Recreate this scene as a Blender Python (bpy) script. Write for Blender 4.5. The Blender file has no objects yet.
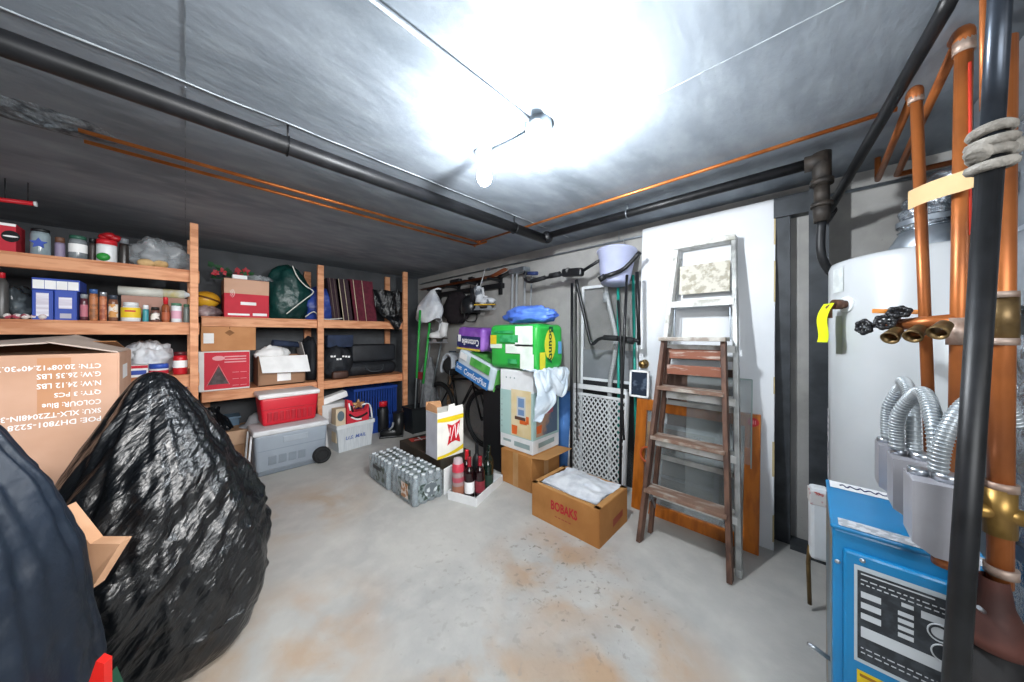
import bpy, bmesh, math, random
from mathutils import Vector, Matrix, noise
random.seed(7)
COL = bpy.context.scene.collection
PI = math.pi
# ---- geometry of the view: x runs along the shelf wall, y along the ladder wall
F, CXP, HOR, EYE = 312.0, 512.0, 335.0, 1.25
S, C = 0.6907, 0.7231
XB, YA, CEIL = 2.55, 4.50, 2.14
def XA(px, Y):
    u = (px-CXP)/F
    return Y*(S*u+C)/(S-C*u)
def YB(px, X):
    u = (px-CXP)/F
    return X*(S-C*u)/(S*u+C)
def ZZ(py, x, y):
    return EYE+(HOR-py)/F*(C*x+S*y)

# ---------------------------------------------------------------- materials
def lin(h):
    h = h.lstrip('#')
    o = []
    for i in (0, 2, 4):
        c = int(h[i:i+2], 16)/255
        o.append(c/12.92 if c <= .04045 else ((c+.055)/1.055)**2.4)
    return (*o, 1)
MT = {}
def M(key, c, rough=.6, metal=0, c2=None, scale=8, lo=.42, hi=.62, bump=0, bscale=60, trans=0, stretch=(1,1,1), coat=0, emit=0, alpha=1, ior=1.45, det=6):
    if key in MT: return MT[key]
    m = bpy.data.materials.new(key); m.use_nodes = True
    nt = m.node_tree; b = nt.nodes['Principled BSDF']
    b.inputs['Base Color'].default_value = lin(c)
    b.inputs['Roughness'].default_value = rough
    b.inputs['Metallic'].default_value = metal
    b.inputs['IOR'].default_value = ior
    b.inputs['Transmission Weight'].default_value = trans
    b.inputs['Coat Weight'].default_value = coat
    b.inputs['Alpha'].default_value = alpha
    if emit:
        b.inputs['Emission Color'].default_value = lin(c); b.inputs['Emission Strength'].default_value = emit
    tc = nt.nodes.new('ShaderNodeTexCoord'); mp = nt.nodes.new('ShaderNodeMapping')
    mp.inputs['Scale'].default_value = stretch
    nt.links.new(tc.outputs['Object'], mp.inputs['Vector'])
    n = nt.nodes.new('ShaderNodeTexNoise'); n.inputs['Scale'].default_value = scale; n.inputs['Detail'].default_value = det
    nt.links.new(mp.outputs['Vector'], n.inputs['Vector'])
    r = nt.nodes.new('ShaderNodeValToRGB')
    r.color_ramp.elements[0].position = lo; r.color_ramp.elements[1].position = hi
    r.color_ramp.elements[0].color = lin(c)
    if c2 is None:
        q = lin(c); r.color_ramp.elements[1].color = (q[0]*.9, q[1]*.9, q[2]*.9, 1)
    else: r.color_ramp.elements[1].color = lin(c2)
    nt.links.new(n.outputs['Fac'], r.inputs['Fac'])
    nt.links.new(r.outputs['Color'], b.inputs['Base Color'])
    if bump:
        n2 = nt.nodes.new('ShaderNodeTexNoise'); n2.inputs['Scale'].default_value = bscale; n2.inputs['Detail'].default_value = 5
        nt.links.new(mp.outputs['Vector'], n2.inputs['Vector'])
        bp = nt.nodes.new('ShaderNodeBump'); bp.inputs['Strength'].default_value = bump; bp.inputs['Distance'].default_value = .02
        nt.links.new(n2.outputs['Fac'], bp.inputs['Height']); nt.links.new(bp.outputs['Normal'], b.inputs['Normal'])
    MT[key] = m
    return m

# ---------------------------------------------------------------- mesh builder
class MB:
    def __init__(s): s.v = []; s.f = []; s.m = []; s.s = []
    def add(s, vs, fs, mi=0, sm=False):
        o = len(s.v); s.v += [Vector(v) for v in vs]
        for f in fs: s.f.append([i+o for i in f]); s.m.append(mi); s.s.append(sm)
        return s
    def quad(s, a, b, c, d, mi=0): return s.add([a, b, c, d], [(0,1,2,3)], mi)
    def box(s, c, z, bev=0, mi=0, R=None, seg=2):
        if bev <= 0:
            x, y, w = z[0]/2, z[1]/2, z[2]/2
            vs = [Vector(p) for p in ((-x,-y,-w),(x,-y,-w),(x,y,-w),(-x,y,-w),(-x,-y,w),(x,-y,w),(x,y,w),(-x,y,w))]
            fs = [(0,3,2,1),(4,5,6,7),(0,1,5,4),(1,2,6,5),(2,3,7,6),(3,0,4,7)]
        else:
            bm = bmesh.new(); bmesh.ops.create_cube(bm, size=1)
            for v in bm.verts: v.co = Vector((v.co.x*z[0], v.co.y*z[1], v.co.z*z[2]))
            bmesh.ops.bevel(bm, geom=list(bm.edges), offset=min(bev, min(z)*.45), segments=seg, affect='EDGES', profile=.5)
            bm.verts.index_update()
            vs = [v.co.copy() for v in bm.verts]; fs = [[v.index for v in f.verts] for f in bm.faces]; bm.free()
        if R is not None: vs = [R @ v for v in vs]
        c = Vector(c)
        return s.add([v+c for v in vs], fs, mi, bev > 0 and seg > 2)
    def bb(s, x0, x1, y0, y1, z0, z1, bev=0, mi=0, seg=2):
        return s.box(((x0+x1)/2, (y0+y1)/2, (z0+z1)/2), (abs(x1-x0), abs(y1-y0), abs(z1-z0)), bev, mi, None, seg)
    def beam(s, p0, p1, a, b, side=(1,0,0), bev=0, mi=0):
        p0 = Vector(p0); p1 = Vector(p1); d = (p1-p0); L = d.length; d.normalize()
        sd = Vector(side); sd = (sd-d*sd.dot(d)).normalized(); t = d.cross(sd)
        R = Matrix((sd, t, d)).transposed()
        return s.box((p0+p1)/2, (a, b, L), bev, mi, R)
    def cyl(s, p0, p1, r0, r1=None, n=18, caps=True, mi=0, sm=True):
        p0 = Vector(p0); p1 = Vector(p1); r1 = r0 if r1 is None else r1
        d = (p1-p0).normalized(); a = d.orthogonal().normalized(); b = d.cross(a)
        vs = []
        for p, r in ((p0, r0), (p1, r1)):
            for i in range(n):
                t = 2*PI*i/n; vs.append(p+(a*math.cos(t)+b*math.sin(t))*r)
        s.add(vs, [(i, (i+1) % n, n+(i+1) % n, n+i) for i in range(n)], mi, sm)
        if caps:
            s.add(vs[:n], [list(range(n-1, -1, -1))], mi); s.add(vs[n:], [list(range(n))], mi)
        return s
    def tube(s, pts, r, n=10, mi=0, smooth=0, rr=None, caps=True):
        P = [Vector(p) for p in pts]
        if smooth:
            Q = []
            for i in range(len(P)-1):
                a = P[max(i-1, 0)]; b = P[i]; c = P[i+1]; d = P[min(i+2, len(P)-1)]
                for k in range(smooth):
                    t = k/smooth
                    Q.append(.5*((2*b)+(c-a)*t+(2*a-5*b+4*c-d)*t*t+(3*b-a-3*c+d)*t**3))
            Q.append(P[-1]); P = Q
        vs = []; N = len(P); prev = None
        for i, p in enumerate(P):
            d = (P[min(i+1, N-1)]-P[max(i-1, 0)]).normalized()
            a = d.orthogonal().normalized() if prev is None else (prev-d*prev.dot(d)).normalized()
            prev = a; b = d.cross(a)
            q = rr(i/(N-1)) if rr else r
            for k in range(n):
                t = 2*PI*k/n; vs.append(p+(a*math.cos(t)+b*math.sin(t))*q)
        fs = []
        for i in range(N-1):
            for k in range(n):
                fs.append((i*n+k, i*n+(k+1) % n, (i+1)*n+(k+1) % n, (i+1)*n+k))
        s.add(vs, fs, mi, True)
        if caps:
            s.add(vs[:n], [list(range(n-1, -1, -1))], mi); s.add(vs[-n:], [list(range(n))], mi)
        return s
    def lathe(s, prof, n=24, c=(0,0,0), R=None, mi=0, sm=True, fn=None):
        vs = []; c = Vector(c)
        for j, (r, z) in enumerate(prof):
            for i in range(n):
                t = 2*PI*i/n
                v = Vector((r*math.cos(t), r*math.sin(t), z))
                if fn: v = fn(v, t, j)
                vs.append((R @ v if R is not None else v)+c)
        fs = []
        for j in range(len(prof)-1):
            for i in range(n):
                fs.append((j*n+i, j*n+(i+1) % n, (j+1)*n+(i+1) % n, (j+1)*n+i))
        return s.add(vs, fs, mi, sm)
    def sph(s, c, r, n=16, mi=0, R=None):
        rx, ry, rz = r if hasattr(r, '__len__') else (r, r, r)
        prof = [(max(math.sin(PI*j/n), 1e-4), -math.cos(PI*j/n)) for j in range(n+1)]
        return s.lathe(prof, n*2, c, R, mi, True, lambda v, t, j: Vector((v.x*rx, v.y*ry, v.z*rz)))
    def grid(s, fn, nu, nv, mi=0, sm=True):
        vs = [fn(i/nu, j/nv) for j in range(nv+1) for i in range(nu+1)]
        w = nu+1
        return s.add(vs, [(j*w+i, j*w+i+1, (j+1)*w+i+1, (j+1)*w+i) for j in range(nv) for i in range(nu)], mi, sm)
    def prism(s, pts, d, mi=0, sm=False):
        """closed outline pts (3d), extruded by vector d"""
        n = len(pts); d = Vector(d); P = [Vector(p) for p in pts]
        vs = P+[p+d for p in P]
        return s.add(vs, [list(range(n-1, -1, -1)), list(range(n, 2*n))]+[(i, (i+1) % n, n+(i+1) % n, n+i) for i in range(n)], mi, sm)
    def torus(s, c, R0, r, axis=(0,0,1), n=32, k=8, mi=0, a0=0, a1=2*PI):
        ax = Vector(axis).normalized(); a = ax.orthogonal().normalized(); b = ax.cross(a); c = Vector(c)
        full = abs(a1-a0-2*PI) < 1e-6
        pts = [c+(a*math.cos(a0+(a1-a0)*i/n)+b*math.sin(a0+(a1-a0)*i/n))*R0 for i in range(n+1)]
        return s.tube(pts, r, k, mi, caps=not full)
    def move(s, v):
        v = Vector(v); s.v = [p+v for p in s.v]; return s
    def xf(s, Mx): s.v = [Mx @ p for p in s.v]; return s

def build(name, mb, mats, parent=None, loc=(0,0,0), rz=0):
    me = bpy.data.meshes.new(name)
    me.from_pydata([tuple(v) for v in mb.v], [], mb.f)
    if not isinstance(mats, (list, tuple)): mats = [mats]
    for m in mats: me.materials.append(m)
    me.polygons.foreach_set('material_index', mb.m); me.polygons.foreach_set('use_smooth', mb.s)
    bm = bmesh.new(); bm.from_mesh(me); bmesh.ops.remove_doubles(bm, verts=bm.verts, dist=1e-5)
    bmesh.ops.recalc_face_normals(bm, faces=bm.faces); bm.to_mesh(me); bm.free()
    me.update()
    o = bpy.data.objects.new(name, me); COL.objects.link(o)
    o.location = loc; o.rotation_euler = (0, 0, rz)
    if parent: o.parent = parent
    return o
def T(name, label, cat, loc=(0,0,0), rz=0, group=None):
    o = bpy.data.objects.new(name, None); COL.objects.link(o)
    o.empty_display_size = .05; o.location = loc; o.rotation_euler = (0, 0, rz)
    o['label'] = label; o['category'] = cat
    if group: o['group'] = group
    return o
def P(name, mb, mats, parent, label=None):
    o = build(name, mb, mats, parent)
    if label: o['label'] = label
    return o
def O(name, mb, mats, label, cat, loc=(0,0,0), rz=0, group=None):
    o = build(name, mb, mats, None, loc, rz)
    o['label'] = label; o['category'] = cat
    if group: o['group'] = group
    return o
def ST(name, mb, mats):
    o = build(name, mb, mats); o['kind'] = 'structure'; return o

def text_geo(t, fat=0):
    cu = bpy.data.curves.new('t', 'FONT'); cu.body = t; cu.align_x = 'CENTER'; cu.align_y = 'CENTER'; cu.offset = fat; cu.resolution_u = 2
    ob = bpy.data.objects.new('t', cu); COL.objects.link(ob)
    dg = bpy.context.evaluated_depsgraph_get(); me = ob.evaluated_get(dg).to_mesh()
    vs = [v.co.copy() for v in me.vertices]; fs = [list(p.vertices) for p in me.polygons]
    bpy.data.objects.remove(ob); bpy.data.curves.remove(cu)
    return vs, fs
def text(mb, t, o, r, u, w=None, h=None, fat=0, mi=0, slant=0):
    """lettering centred at o, reading along r, w wide or h tall"""
    vs, fs = text_geo(t, fat)
    x0 = min(v.x for v in vs); x1 = max(v.x for v in vs); y0 = min(v.y for v in vs); y1 = max(v.y for v in vs)
    sx = w/(x1-x0) if w else h/(y1-y0); sy = h/(y1-y0) if h else sx
    o = Vector(o); r = Vector(r); u = Vector(u)
    mb.add([o+r*((v.x-(x0+x1)/2)*sx+slant*(v.y-(y0+y1)/2)*sy)+u*((v.y-(y0+y1)/2)*sy) for v in vs], fs, mi)
    return mb
FR = ((1,0,0), (0,0,1))        # front face: reading direction and up
def fq(mb, x0, x1, z0, z1, y, mi=0):    # patch on a front face
    return mb.quad((x0,y,z0), (x1,y,z0), (x1,y,z1), (x0,y,z1), mi)
def sq(mb, x, y0, y1, z0, z1, mi=0):    # patch on a side face
    return mb.quad((x,y0,z0), (x,y1,z0), (x,y1,z1), (x,y0,z1), mi)
def disc(mb, c, rx, rz, n=24, mi=0):    # oval on a front face
    c = Vector(c)
    return mb.add([c+Vector((rx*math.cos(2*PI*i/n), 0, rz*math.sin(2*PI*i/n))) for i in range(n)], [list(range(n))], mi)

def fract(p, o=4):
    return noise.fractal(p, .9, 2.1, o)
def sack(prof, n=96, m=70, seed=1, fold=.08, lump=.06, nf=9, lean=(0,0), creases=0.0, squash=(1,1), diag=0.0, knob=0.0):
    """a filled bag: profile (r,z) bottom to top, folds running up to the neck"""
    mb = MB()
    zs = []
    L = [0]
    for i in range(1, len(prof)): L.append(L[-1]+math.hypot(prof[i][0]-prof[i-1][0], prof[i][1]-prof[i-1][1]))
    pr = []
    for j in range(m+1):
        t = L[-1]*j/m; i = 0
        while i < len(L)-2 and L[i+1] < t: i += 1
        k = (t-L[i])/max(L[i+1]-L[i], 1e-6); 
        k2 = k
        pr.append((prof[i][0]+(prof[i+1][0]-prof[i][0])*k2, prof[i][1]+(prof[i+1][1]-prof[i][1])*k2))
    # smooth the profile
    for _ in range(3):
        pr = [pr[0]]+[((pr[j-1][0]+2*pr[j][0]+pr[j+1][0])/4, (pr[j-1][1]+2*pr[j][1]+pr[j+1][1])/4) for j in range(1, m)]+[pr[-1]]
    zt = max(p[1] for p in prof)
    def fn(v, t, j):
        r, z = pr[j]; h = z/zt
        d = Vector((math.cos(t), math.sin(t), 0))
        q = Vector((d.x*1.5, d.y*1.5, h*2))+Vector((seed*3.1, seed*1.7, seed))
        k = 1+lump*fract(q, 3)*2
        f = noise.noise(Vector((d.x*nf*.5, d.y*nf*.5, h*1.3+seed*5)))
        f2 = noise.noise(Vector((d.x*nf*1.3, d.y*nf*1.3, h*2.2+seed*9)))
        k += fold*(abs(f)*1.6-.4+.5*f2)*(.35+.65*h)
        if creases:
            sp = t*3+h*9
            c1 = noise.noise(Vector((d.x*2+h*6, d.y*2-h*6, h*10+seed)))
            k += creases*(1-abs(c1)*2.2)*min(1, 4*h+.1)
            c2 = noise.noise(Vector((d.x*5+h*9, d.y*5-h*8, h*22+seed*2)))
            k += creases*.45*(1-abs(c2)*2.4)
        if diag:
            sx = d.x*r*1.2; al = sx*.64+z*.77; ac = -sx*.77+z*.64
            w = abs(noise.noise(Vector((ac*13, al*2.2, d.y*1.5+seed))))
            w2 = abs(noise.noise(Vector((ac*34, al*5, d.y*3+seed*2))))
            k += diag*(.9-3.2*w)*min(1, h*2.2)*(1 if h < .85 else .4)+diag*.35*(.8-3*w2)
        if knob:
            k += knob*max(0, noise.noise(Vector((d.x*4, d.y*4, z*11+seed))))*(1 if .12 < h < .5 else .2)
        zz = z+ (lump*.4*zt*noise.noise(q*1.3) if 0.15 < h < .97 else 0)*min(1, r*6)
        return Vector((d.x*r*k*squash[0]+lean[0]*h*h, d.y*r*k*squash[1]+lean[1]*h*h, max(zz, 0.0)))
    mb.lathe(pr, n, fn=fn)
    return mb
def blob(rx, ry, h, seed=1, amp=.12, n=40, freq=1.8, flat=.25, creases=.05):
    """a soft lump resting on z=0"""
    mb = MB(); m = n//2
    def fn(v, t, j):
        d = Vector((v.x, v.y, v.z))
        k = 1+amp*fract(d*freq+Vector((seed*7.3, seed, seed*2)), 4)+creases*(.5-abs(noise.noise(d*4+Vector((seed, 3, seed*5))))*2)
        z = d.z*k
        z = max(z, -1+flat)+1-flat
        return Vector((d.x*k*rx, d.y*k*ry, z/(2-flat)*h))
    mb.lathe([(max(math.sin(PI*j/m), 1e-3), -math.cos(PI*j/m)) for j in range(m+1)], n, fn=fn)
    return mb
# ---------------------------------------------------------------- palette
wood = M('reddish_lumber', '#cc9068', .6, c2='#b27049', scale=5, stretch=(1,6,6), bump=.15)
wood_end = M('lumber_board', '#d89c74', .6, c2='#c08058', scale=4, stretch=(1.5,8,8), bump=.12)
card = M('cardboard', '#c08a5e', .85, c2='#b37d52', scale=5)
card_d = M('cardboard_inside', '#8f6440', .9, c2='#7d5535')
card_k = M('kraft_cardboard', '#b07a42', .85, c2='#a26d38', scale=6)
card_p = M('pale_cardboard', '#c9a189', .85, c2='#bd947a', scale=3)
tape = M('packing_tape', '#b98e5f', .3, c2='#ad8254')
white = M('white_plastic', '#dfe3e6', .45)
white_p = M('white_print', '#f1f2f2', .8)
paper = M('paper', '#d9dbdf', .9, c2='#c4c7cd', scale=14, bump=.3, bscale=25)
black = M('black_plastic', '#15171a', .45)
black_m = M('black_matte', '#111316', .8)
rubber = M('black_rubber', '#1b1c1e', .75)
red = M('red_plastic', '#c4202b', .4)
red_p = M('red_print', '#c3283a', .7)
green = M('green_print', '#2f9b3a', .5, c2='#1f7f2f', scale=4)
yellow = M('yellow_print', '#e6c62c', .6)
orange = M('orange_print', '#d9662c', .6)
blue_p = M('blue_print', '#2b4aa8', .55)
navy = M('navy_print', '#22295c', .6)
teal = M('teal_plastic', '#1f9c8d', .4)
steel = M('bright_steel', '#b9bec4', .3, .9)
galv = M('galvanised_steel', '#9aa2aa', .4, .8, c2='#868e96', scale=12)
alum = M('worn_aluminium', '#b4b6b4', .5, .35, c2='#8d8f8e', scale=14, lo=.45, hi=.7)
copper = M('oxidised_copper', '#b86c38', .4, .5, c2='#854d2c', scale=7, stretch=(1,1,.6), lo=.4, hi=.66)
copper_b = M('bright_copper', '#d9854a', .32, .7, c2='#c06d35', scale=9)
solder = M('dull_solder', '#a79488', .5, .4, c2='#8d7466', scale=30)
brass = M('brass_fitting', '#7d6642', .4, .6, c2='#5d4a30', scale=20)
iron = M('black_iron_pipe', '#1a1b1e', .45, .1, c2='#101113', scale=18)
gasket = M('rusty_iron', '#573129', .65, .2, c2='#3c2420', scale=9)
glass = M('clear_glass', '#e6f0f2', .05, trans=.9, alpha=.55, ior=1.3)
lens = M('smoke_glass', '#7f8a90', .08, c2='#6c777d', scale=3)
cloudy = M('clear_plastic_film', '#c9ced2', .25, trans=.35, alpha=.6, c2='#aeb5ba', scale=10, bump=.4, bscale=18)
poly_w = M('white_poly_bag', '#dfe3e8', .4, c2='#c2c8d1', scale=7, bump=.35, bscale=16)
poly_b = M('black_poly_bag', '#0a0c0f', .22, c2='#15181c', scale=5, bump=.9, bscale=26, stretch=(1.6,1.6,.45))
poly_n = M('navy_poly_bag', '#131e2c', .5, c2='#0e1722', scale=4, bump=.6, bscale=9)
poly_g = M('dark_green_bag', '#0f3a36', .35, c2='#0a2b2a', scale=5, bump=.5, bscale=14)
poly_bl = M('royal_blue_bag', '#26408f', .45, c2='#1c3072', scale=6, bump=.4, bscale=14)
poly_lb = M('light_blue_bag', '#5b83e0', .35, c2='#4a6fd0', scale=6, bump=.4, bscale=18)
maroon = M('maroon_fabric', '#5d1a2c', .85, c2='#4d1424', scale=30)
maroon_d = M('dark_brown_fabric', '#33202a', .85, c2='#281820', scale=30)
tan = M('tan_cord', '#cfc3a8', .8)
dark_fab = M('dark_fabric', '#15181d', .7, c2='#1e2229', scale=9, bump=.4, bscale=25)
navy_fab = M('navy_fabric', '#27344e', .8, c2='#1f2a40', scale=9)
cloth_w = M('pale_cloth', '#d3dce4', .85, c2='#bccad6', scale=7, bump=.2)
leafg = M('artificial_leaf', '#23502e', .7, c2='#173a20', scale=20)
petal = M('red_petal', '#a01f2c', .6)
print_g = M('pale_green_card', '#a9c8c4', .7, c2='#a0c0bc', scale=4)
lav = M('lavender_plastic', '#aeb4d2', .4, c2='#a3a9c8', scale=5)
amber = M('orange_varnished_wood', '#b9691f', .35, c2='#9c5416', scale=4, stretch=(8,8,1.2), bump=.06)
brownw = M('weathered_brown_wood', '#6b4d3e', .6, c2='#4b342b', scale=5, stretch=(6,6,1.5), bump=.15)
brownt = M('paint_splashed_tread', '#7a5f50', .6, c2='#aaa298', scale=7, stretch=(1,4,1), lo=.5, hi=.62)
paintw = M('worn_white_paint', '#d5d6d4', .55, c2='#a9a89f', scale=16, lo=.5, hi=.68)
door_w = M('white_door_paint', '#dcdfe3', .45, c2='#d2d6db', scale=2)
wheat = M('bare_wood_edge', '#bfae86', .8)
heater_w = M('white_enamel', '#bfc3c6', .35, coat=.2, c2='#b6bbbe', scale=2)
boiler_b = M('boiler_blue_enamel', '#147fb8', .38, coat=.15, c2='#1274a8', scale=3)
greybox = M('grey_enamel', '#a6a5ab', .45, .2, c2='#98979d', scale=6)
foil = M('crumpled_foil', '#b7bfc8', .22, .95, bump=1.0, bscale=28)
ragm = M('dusty_putty_rag', '#8f8b84', .9, c2='#6f6a63', scale=22, bump=.5)
mask_y = M('masking_tape', '#c9aa7c', .7)
neon = M('neon_yellow_tag', '#dff01c', .5)
bulb_m = M('lit_bulb', '#f4f8ff', .3, emit=1); bulb_2 = M('lit_bulb_dim', '#f4f8ff', .3, emit=70)
dkgreen = M('dark_bottle_glass', '#10201a', .1, coat=.4)
wine = M('red_foil', '#8d1626', .35)

def bag_gloss(key, c, rough, s1, s2, st):
    m = bpy.data.materials.new(key); m.use_nodes = True; nt = m.node_tree; b = nt.nodes['Principled BSDF']; L = nt.links.new
    b.inputs['Base Color'].default_value = lin(c); b.inputs['Roughness'].default_value = rough; b.inputs['Specular IOR Level'].default_value = .75
    tc = nt.nodes.new('ShaderNodeTexCoord'); r = nt.nodes.new('ShaderNodeMapping'); r.inputs['Rotation'].default_value = (0, .87, 0); L(tc.outputs['Object'], r.inputs['Vector'])
    prev = None
    for (sc_, stx, dist, stn) in ((s1, (.45,1.6,2.4), .035, st), (s2, (.7,1.6,2.2), .012, st)):
        mp = nt.nodes.new('ShaderNodeMapping'); mp.inputs['Scale'].default_value = stx; L(r.outputs['Vector'], mp.inputs['Vector'])
        n = nt.nodes.new('ShaderNodeTexNoise'); n.inputs['Scale'].default_value = sc_; n.inputs['Detail'].default_value = 4; n.inputs['Distortion'].default_value = .5; L(mp.outputs['Vector'], n.inputs['Vector'])
        bp = nt.nodes.new('ShaderNodeBump'); bp.inputs['Strength'].default_value = stn; bp.inputs['Distance'].default_value = dist; L(n.outputs['Fac'], bp.inputs['Height'])
        if prev: L(prev, bp.inputs['Normal'])
        prev = bp.outputs['Normal']
    L(prev, b.inputs['Normal']); return m
poly_gl = bag_gloss('glossy_black_bag', '#06090d', .30, 7, 30, .5)

# ---------------------------------------------------------------- the setting
def concrete(key, c1, c2, c3, stains=(), streak=(1,1,1), rough=.8, big=1.1, fleck='#6f6e6b', fl=.72):
    m = bpy.data.materials.new(key); m.use_nodes = True; nt = m.node_tree; b = nt.nodes['Principled BSDF']; b.inputs['Roughness'].default_value = rough
    L = nt.links.new
    tc = nt.nodes.new('ShaderNodeTexCoord')
    def nz(scale, det, st=(1,1,1), dist=0):
        mp = nt.nodes.new('ShaderNodeMapping'); mp.inputs['Scale'].default_value = st; L(tc.outputs['Object'], mp.inputs['Vector'])
        n = nt.nodes.new('ShaderNodeTexNoise'); n.inputs['Scale'].default_value = scale; n.inputs['Detail'].default_value = det; n.inputs['Distortion'].default_value = dist
        L(mp.outputs['Vector'], n.inputs['Vector']); return n.outputs['Fac']
    def ramp(x, a, bb):
        r = nt.nodes.new('ShaderNodeMapRange'); r.inputs[1].default_value = a; r.inputs[2].default_value = bb; L(x, r.inputs[0]); return r.outputs[0]
    def mix(f, a, bb):
        x = nt.nodes.new('ShaderNodeMix'); x.data_type = 'RGBA'; L(f, x.inputs[0])
        for k, q in ((6, a), (7, bb)):
            if isinstance(q, str): x.inputs[k].default_value = lin(q)
            else: L(q, x.inputs[k])
        return x.outputs[2]
    def mul(a, bb):
        x = nt.nodes.new('ShaderNodeMath'); x.operation = 'MULTIPLY'; L(a, x.inputs[0])
        if isinstance(bb, float): x.inputs[1].default_value = bb
        else: L(bb, x.inputs[1])
        return x.outputs[0]
    col = mix(ramp(nz(big*2, 8, streak, .6), .38, .66), c1, c2)
    col = mix(mul(ramp(nz(9, 8, streak), .45, .75), .55), col, c3)
    col = mix(mul(ramp(nz(70, 2), fl, fl+.05), .35), col, fleck)
    for (x, y, z, r, cc, amt, ns) in stains:
        vd = nt.nodes.new('ShaderNodeVectorMath'); vd.operation = 'DISTANCE'; vd.inputs[1].default_value = (x, y, z); L(tc.outputs['Object'], vd.inputs[0])
        near = ramp(vd.outputs['Value'], r, r*.35)
        lo, hi = (.42, .58) if ns < 12 else (.60, .66)
        col = mix(mul(mul(near, ramp(nz(ns, 6, (1,1,1), .4), lo, hi)), amt), col, cc)
    L(col, b.inputs['Base Color'])
    bp = nt.nodes.new('ShaderNodeBump'); bp.inputs['Strength'].default_value = .25; bp.inputs['Distance'].default_value = .01
    L(nz(22, 8, streak), bp.inputs['Height']); L(bp.outputs['Normal'], b.inputs['Normal'])
    return m
X0, Y0 = -1.9, -1.7
floor_m = concrete('floor_concrete', '#b9b7b2', '#a9a8a5', '#c6c4be', stains=[
    (1.36,.98,0,.46,'#ae8a64',.7,3.0), (1.15,.5,0,.42,'#b38c62',.75,2.4), (.72,.85,0,.36,'#b38f68',.65,3.2), (.25,1.5,0,.5,'#b38f68',.6,3.0), (.62,2.6,0,.5,'#a88d6c',.6,3.0),
    (1.42,1.05,0,.42,'#777068',.75,24.0), (1.3,.75,0,.45,'#777068',.6,30.0), (1.0,1.35,0,.4,'#8d887e',.4,26.0), (.8,.9,0,.5,'#96918a',.4,20.0)], rough=.6)
ceil_m = concrete('ceiling_concrete', '#8f98a2', '#737c85', '#a2abb3', streak=(.6,1.3,1), big=.9)
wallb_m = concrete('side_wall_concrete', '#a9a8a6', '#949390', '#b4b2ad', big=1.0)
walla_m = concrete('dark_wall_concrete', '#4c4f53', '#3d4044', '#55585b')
wallc_m = concrete('rear_wall_concrete', '#a5a5a3', '#959594', '#adaba7')
dsteel_shade = M('dark_steel_and_shade', '#41454a', .5, .2, c2='#33373b', scale=10)  # also colours the strip that stands for the door's shadow
ST('floor', MB().bb(X0, XB, Y0, YA, -.1, 0), floor_m)
ST('ceiling', MB().bb(X0, XB, Y0, YA, CEIL, CEIL+.1), ceil_m)
ST('wall_right', MB().bb(XB, XB+.1, Y0, YA, -.1, CEIL+.1), wallb_m)
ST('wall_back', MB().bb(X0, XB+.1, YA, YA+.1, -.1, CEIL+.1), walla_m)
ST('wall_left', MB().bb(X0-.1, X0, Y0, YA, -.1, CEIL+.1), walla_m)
ST('wall_front', MB().bb(X0, XB+.1, Y0-.1, Y0, -.1, CEIL+.1), wallc_m)
# seams of the ceiling formwork
seam = M('seam_ridge', '#b9c2c8', .8, c2='#7e868d', scale=9)
mb = MB()
def seam_fn(u, v):
    x = -1.8+4.2*u; w = (.004+.005*abs(noise.noise(Vector((x*7, 3, 1)))))
    return Vector((x, 1.585+.006*noise.noise(Vector((x*5, 0, 0)))+(v-.5)*w*2, CEIL-.002-.003*math.sin(PI*v)))
mb.grid(seam_fn, 200, 3); ST('trim_1', mb, seam)
mb = MB(); mb.bb(-.0022, .0022, 1.62, YA-.01, CEIL-.002, CEIL-.0005); mb.bb(-.0015, .0015, Y0, 1.57, CEIL-.002, CEIL-.0005); ST('trim_2', mb, M('seam_line', '#8b939a', .9, c2='#6c747b', scale=14))  # thin grey seam line across the ceiling
mb = MB(); mb.bb(1.208, 1.2115, -1.5, .55, CEIL-.002, CEIL-.0005); ST('trim_3', mb, seam)
# dark steel column, head and sill; strip by the white door imitates its shadow
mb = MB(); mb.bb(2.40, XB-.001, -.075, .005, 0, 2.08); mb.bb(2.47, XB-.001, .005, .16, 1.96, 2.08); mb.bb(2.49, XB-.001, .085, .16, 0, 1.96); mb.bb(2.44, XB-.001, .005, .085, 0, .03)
ST('trim_4', mb, dsteel_shade)

# ---------------------------------------------------------------- lamps on the ceiling
conduit_y = .83
t = T('ceiling_conduit', 'thin galvanised electrical conduit running along the ceiling to the bare bulbs', 'conduit', (0,0,0))
P('tube', MB().tube([(-1.8,conduit_y,CEIL-.012),(.97,conduit_y,CEIL-.012)], .010, 10), galv, t)
for x in (-1.2, -.5, .12): P('strap', MB().bb(x-.012, x+.012, conduit_y-.02, conduit_y+.02, CEIL-.026, CEIL-.001), galv, t)
b1 = (1.0, .80, CEIL-.16); b2 = (.93, 1.12, CEIL-.165)
t = T('ceiling_lamp', 'round galvanised ceiling box with a glowing bare bulb at the conduit end', 'lamp', (1.02,.82,CEIL))
P('junction_box', MB().lathe([(.001,-.045),(.05,-.045),(.055,-.04),(.055,-.001),(.001,-.001)], 28), galv, t)
P('socket', MB().lathe([(.001,-.11),(.02,-.11),(.026,-.07),(.024,-.04),(.001,-.04)], 20, (-.05,-.03,0)), white, t)
bulbp = [(.001,-.12),(.02,-.117),(.032,-.10),(.036,-.085),(.034,-.068),(.024,-.045),(.016,-.025),(.014,0)]
P('bulb', MB().lathe(bulbp, 24, (-.05,-.03,-.105)), bulb_m, t, 'glowing white bulb')
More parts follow.
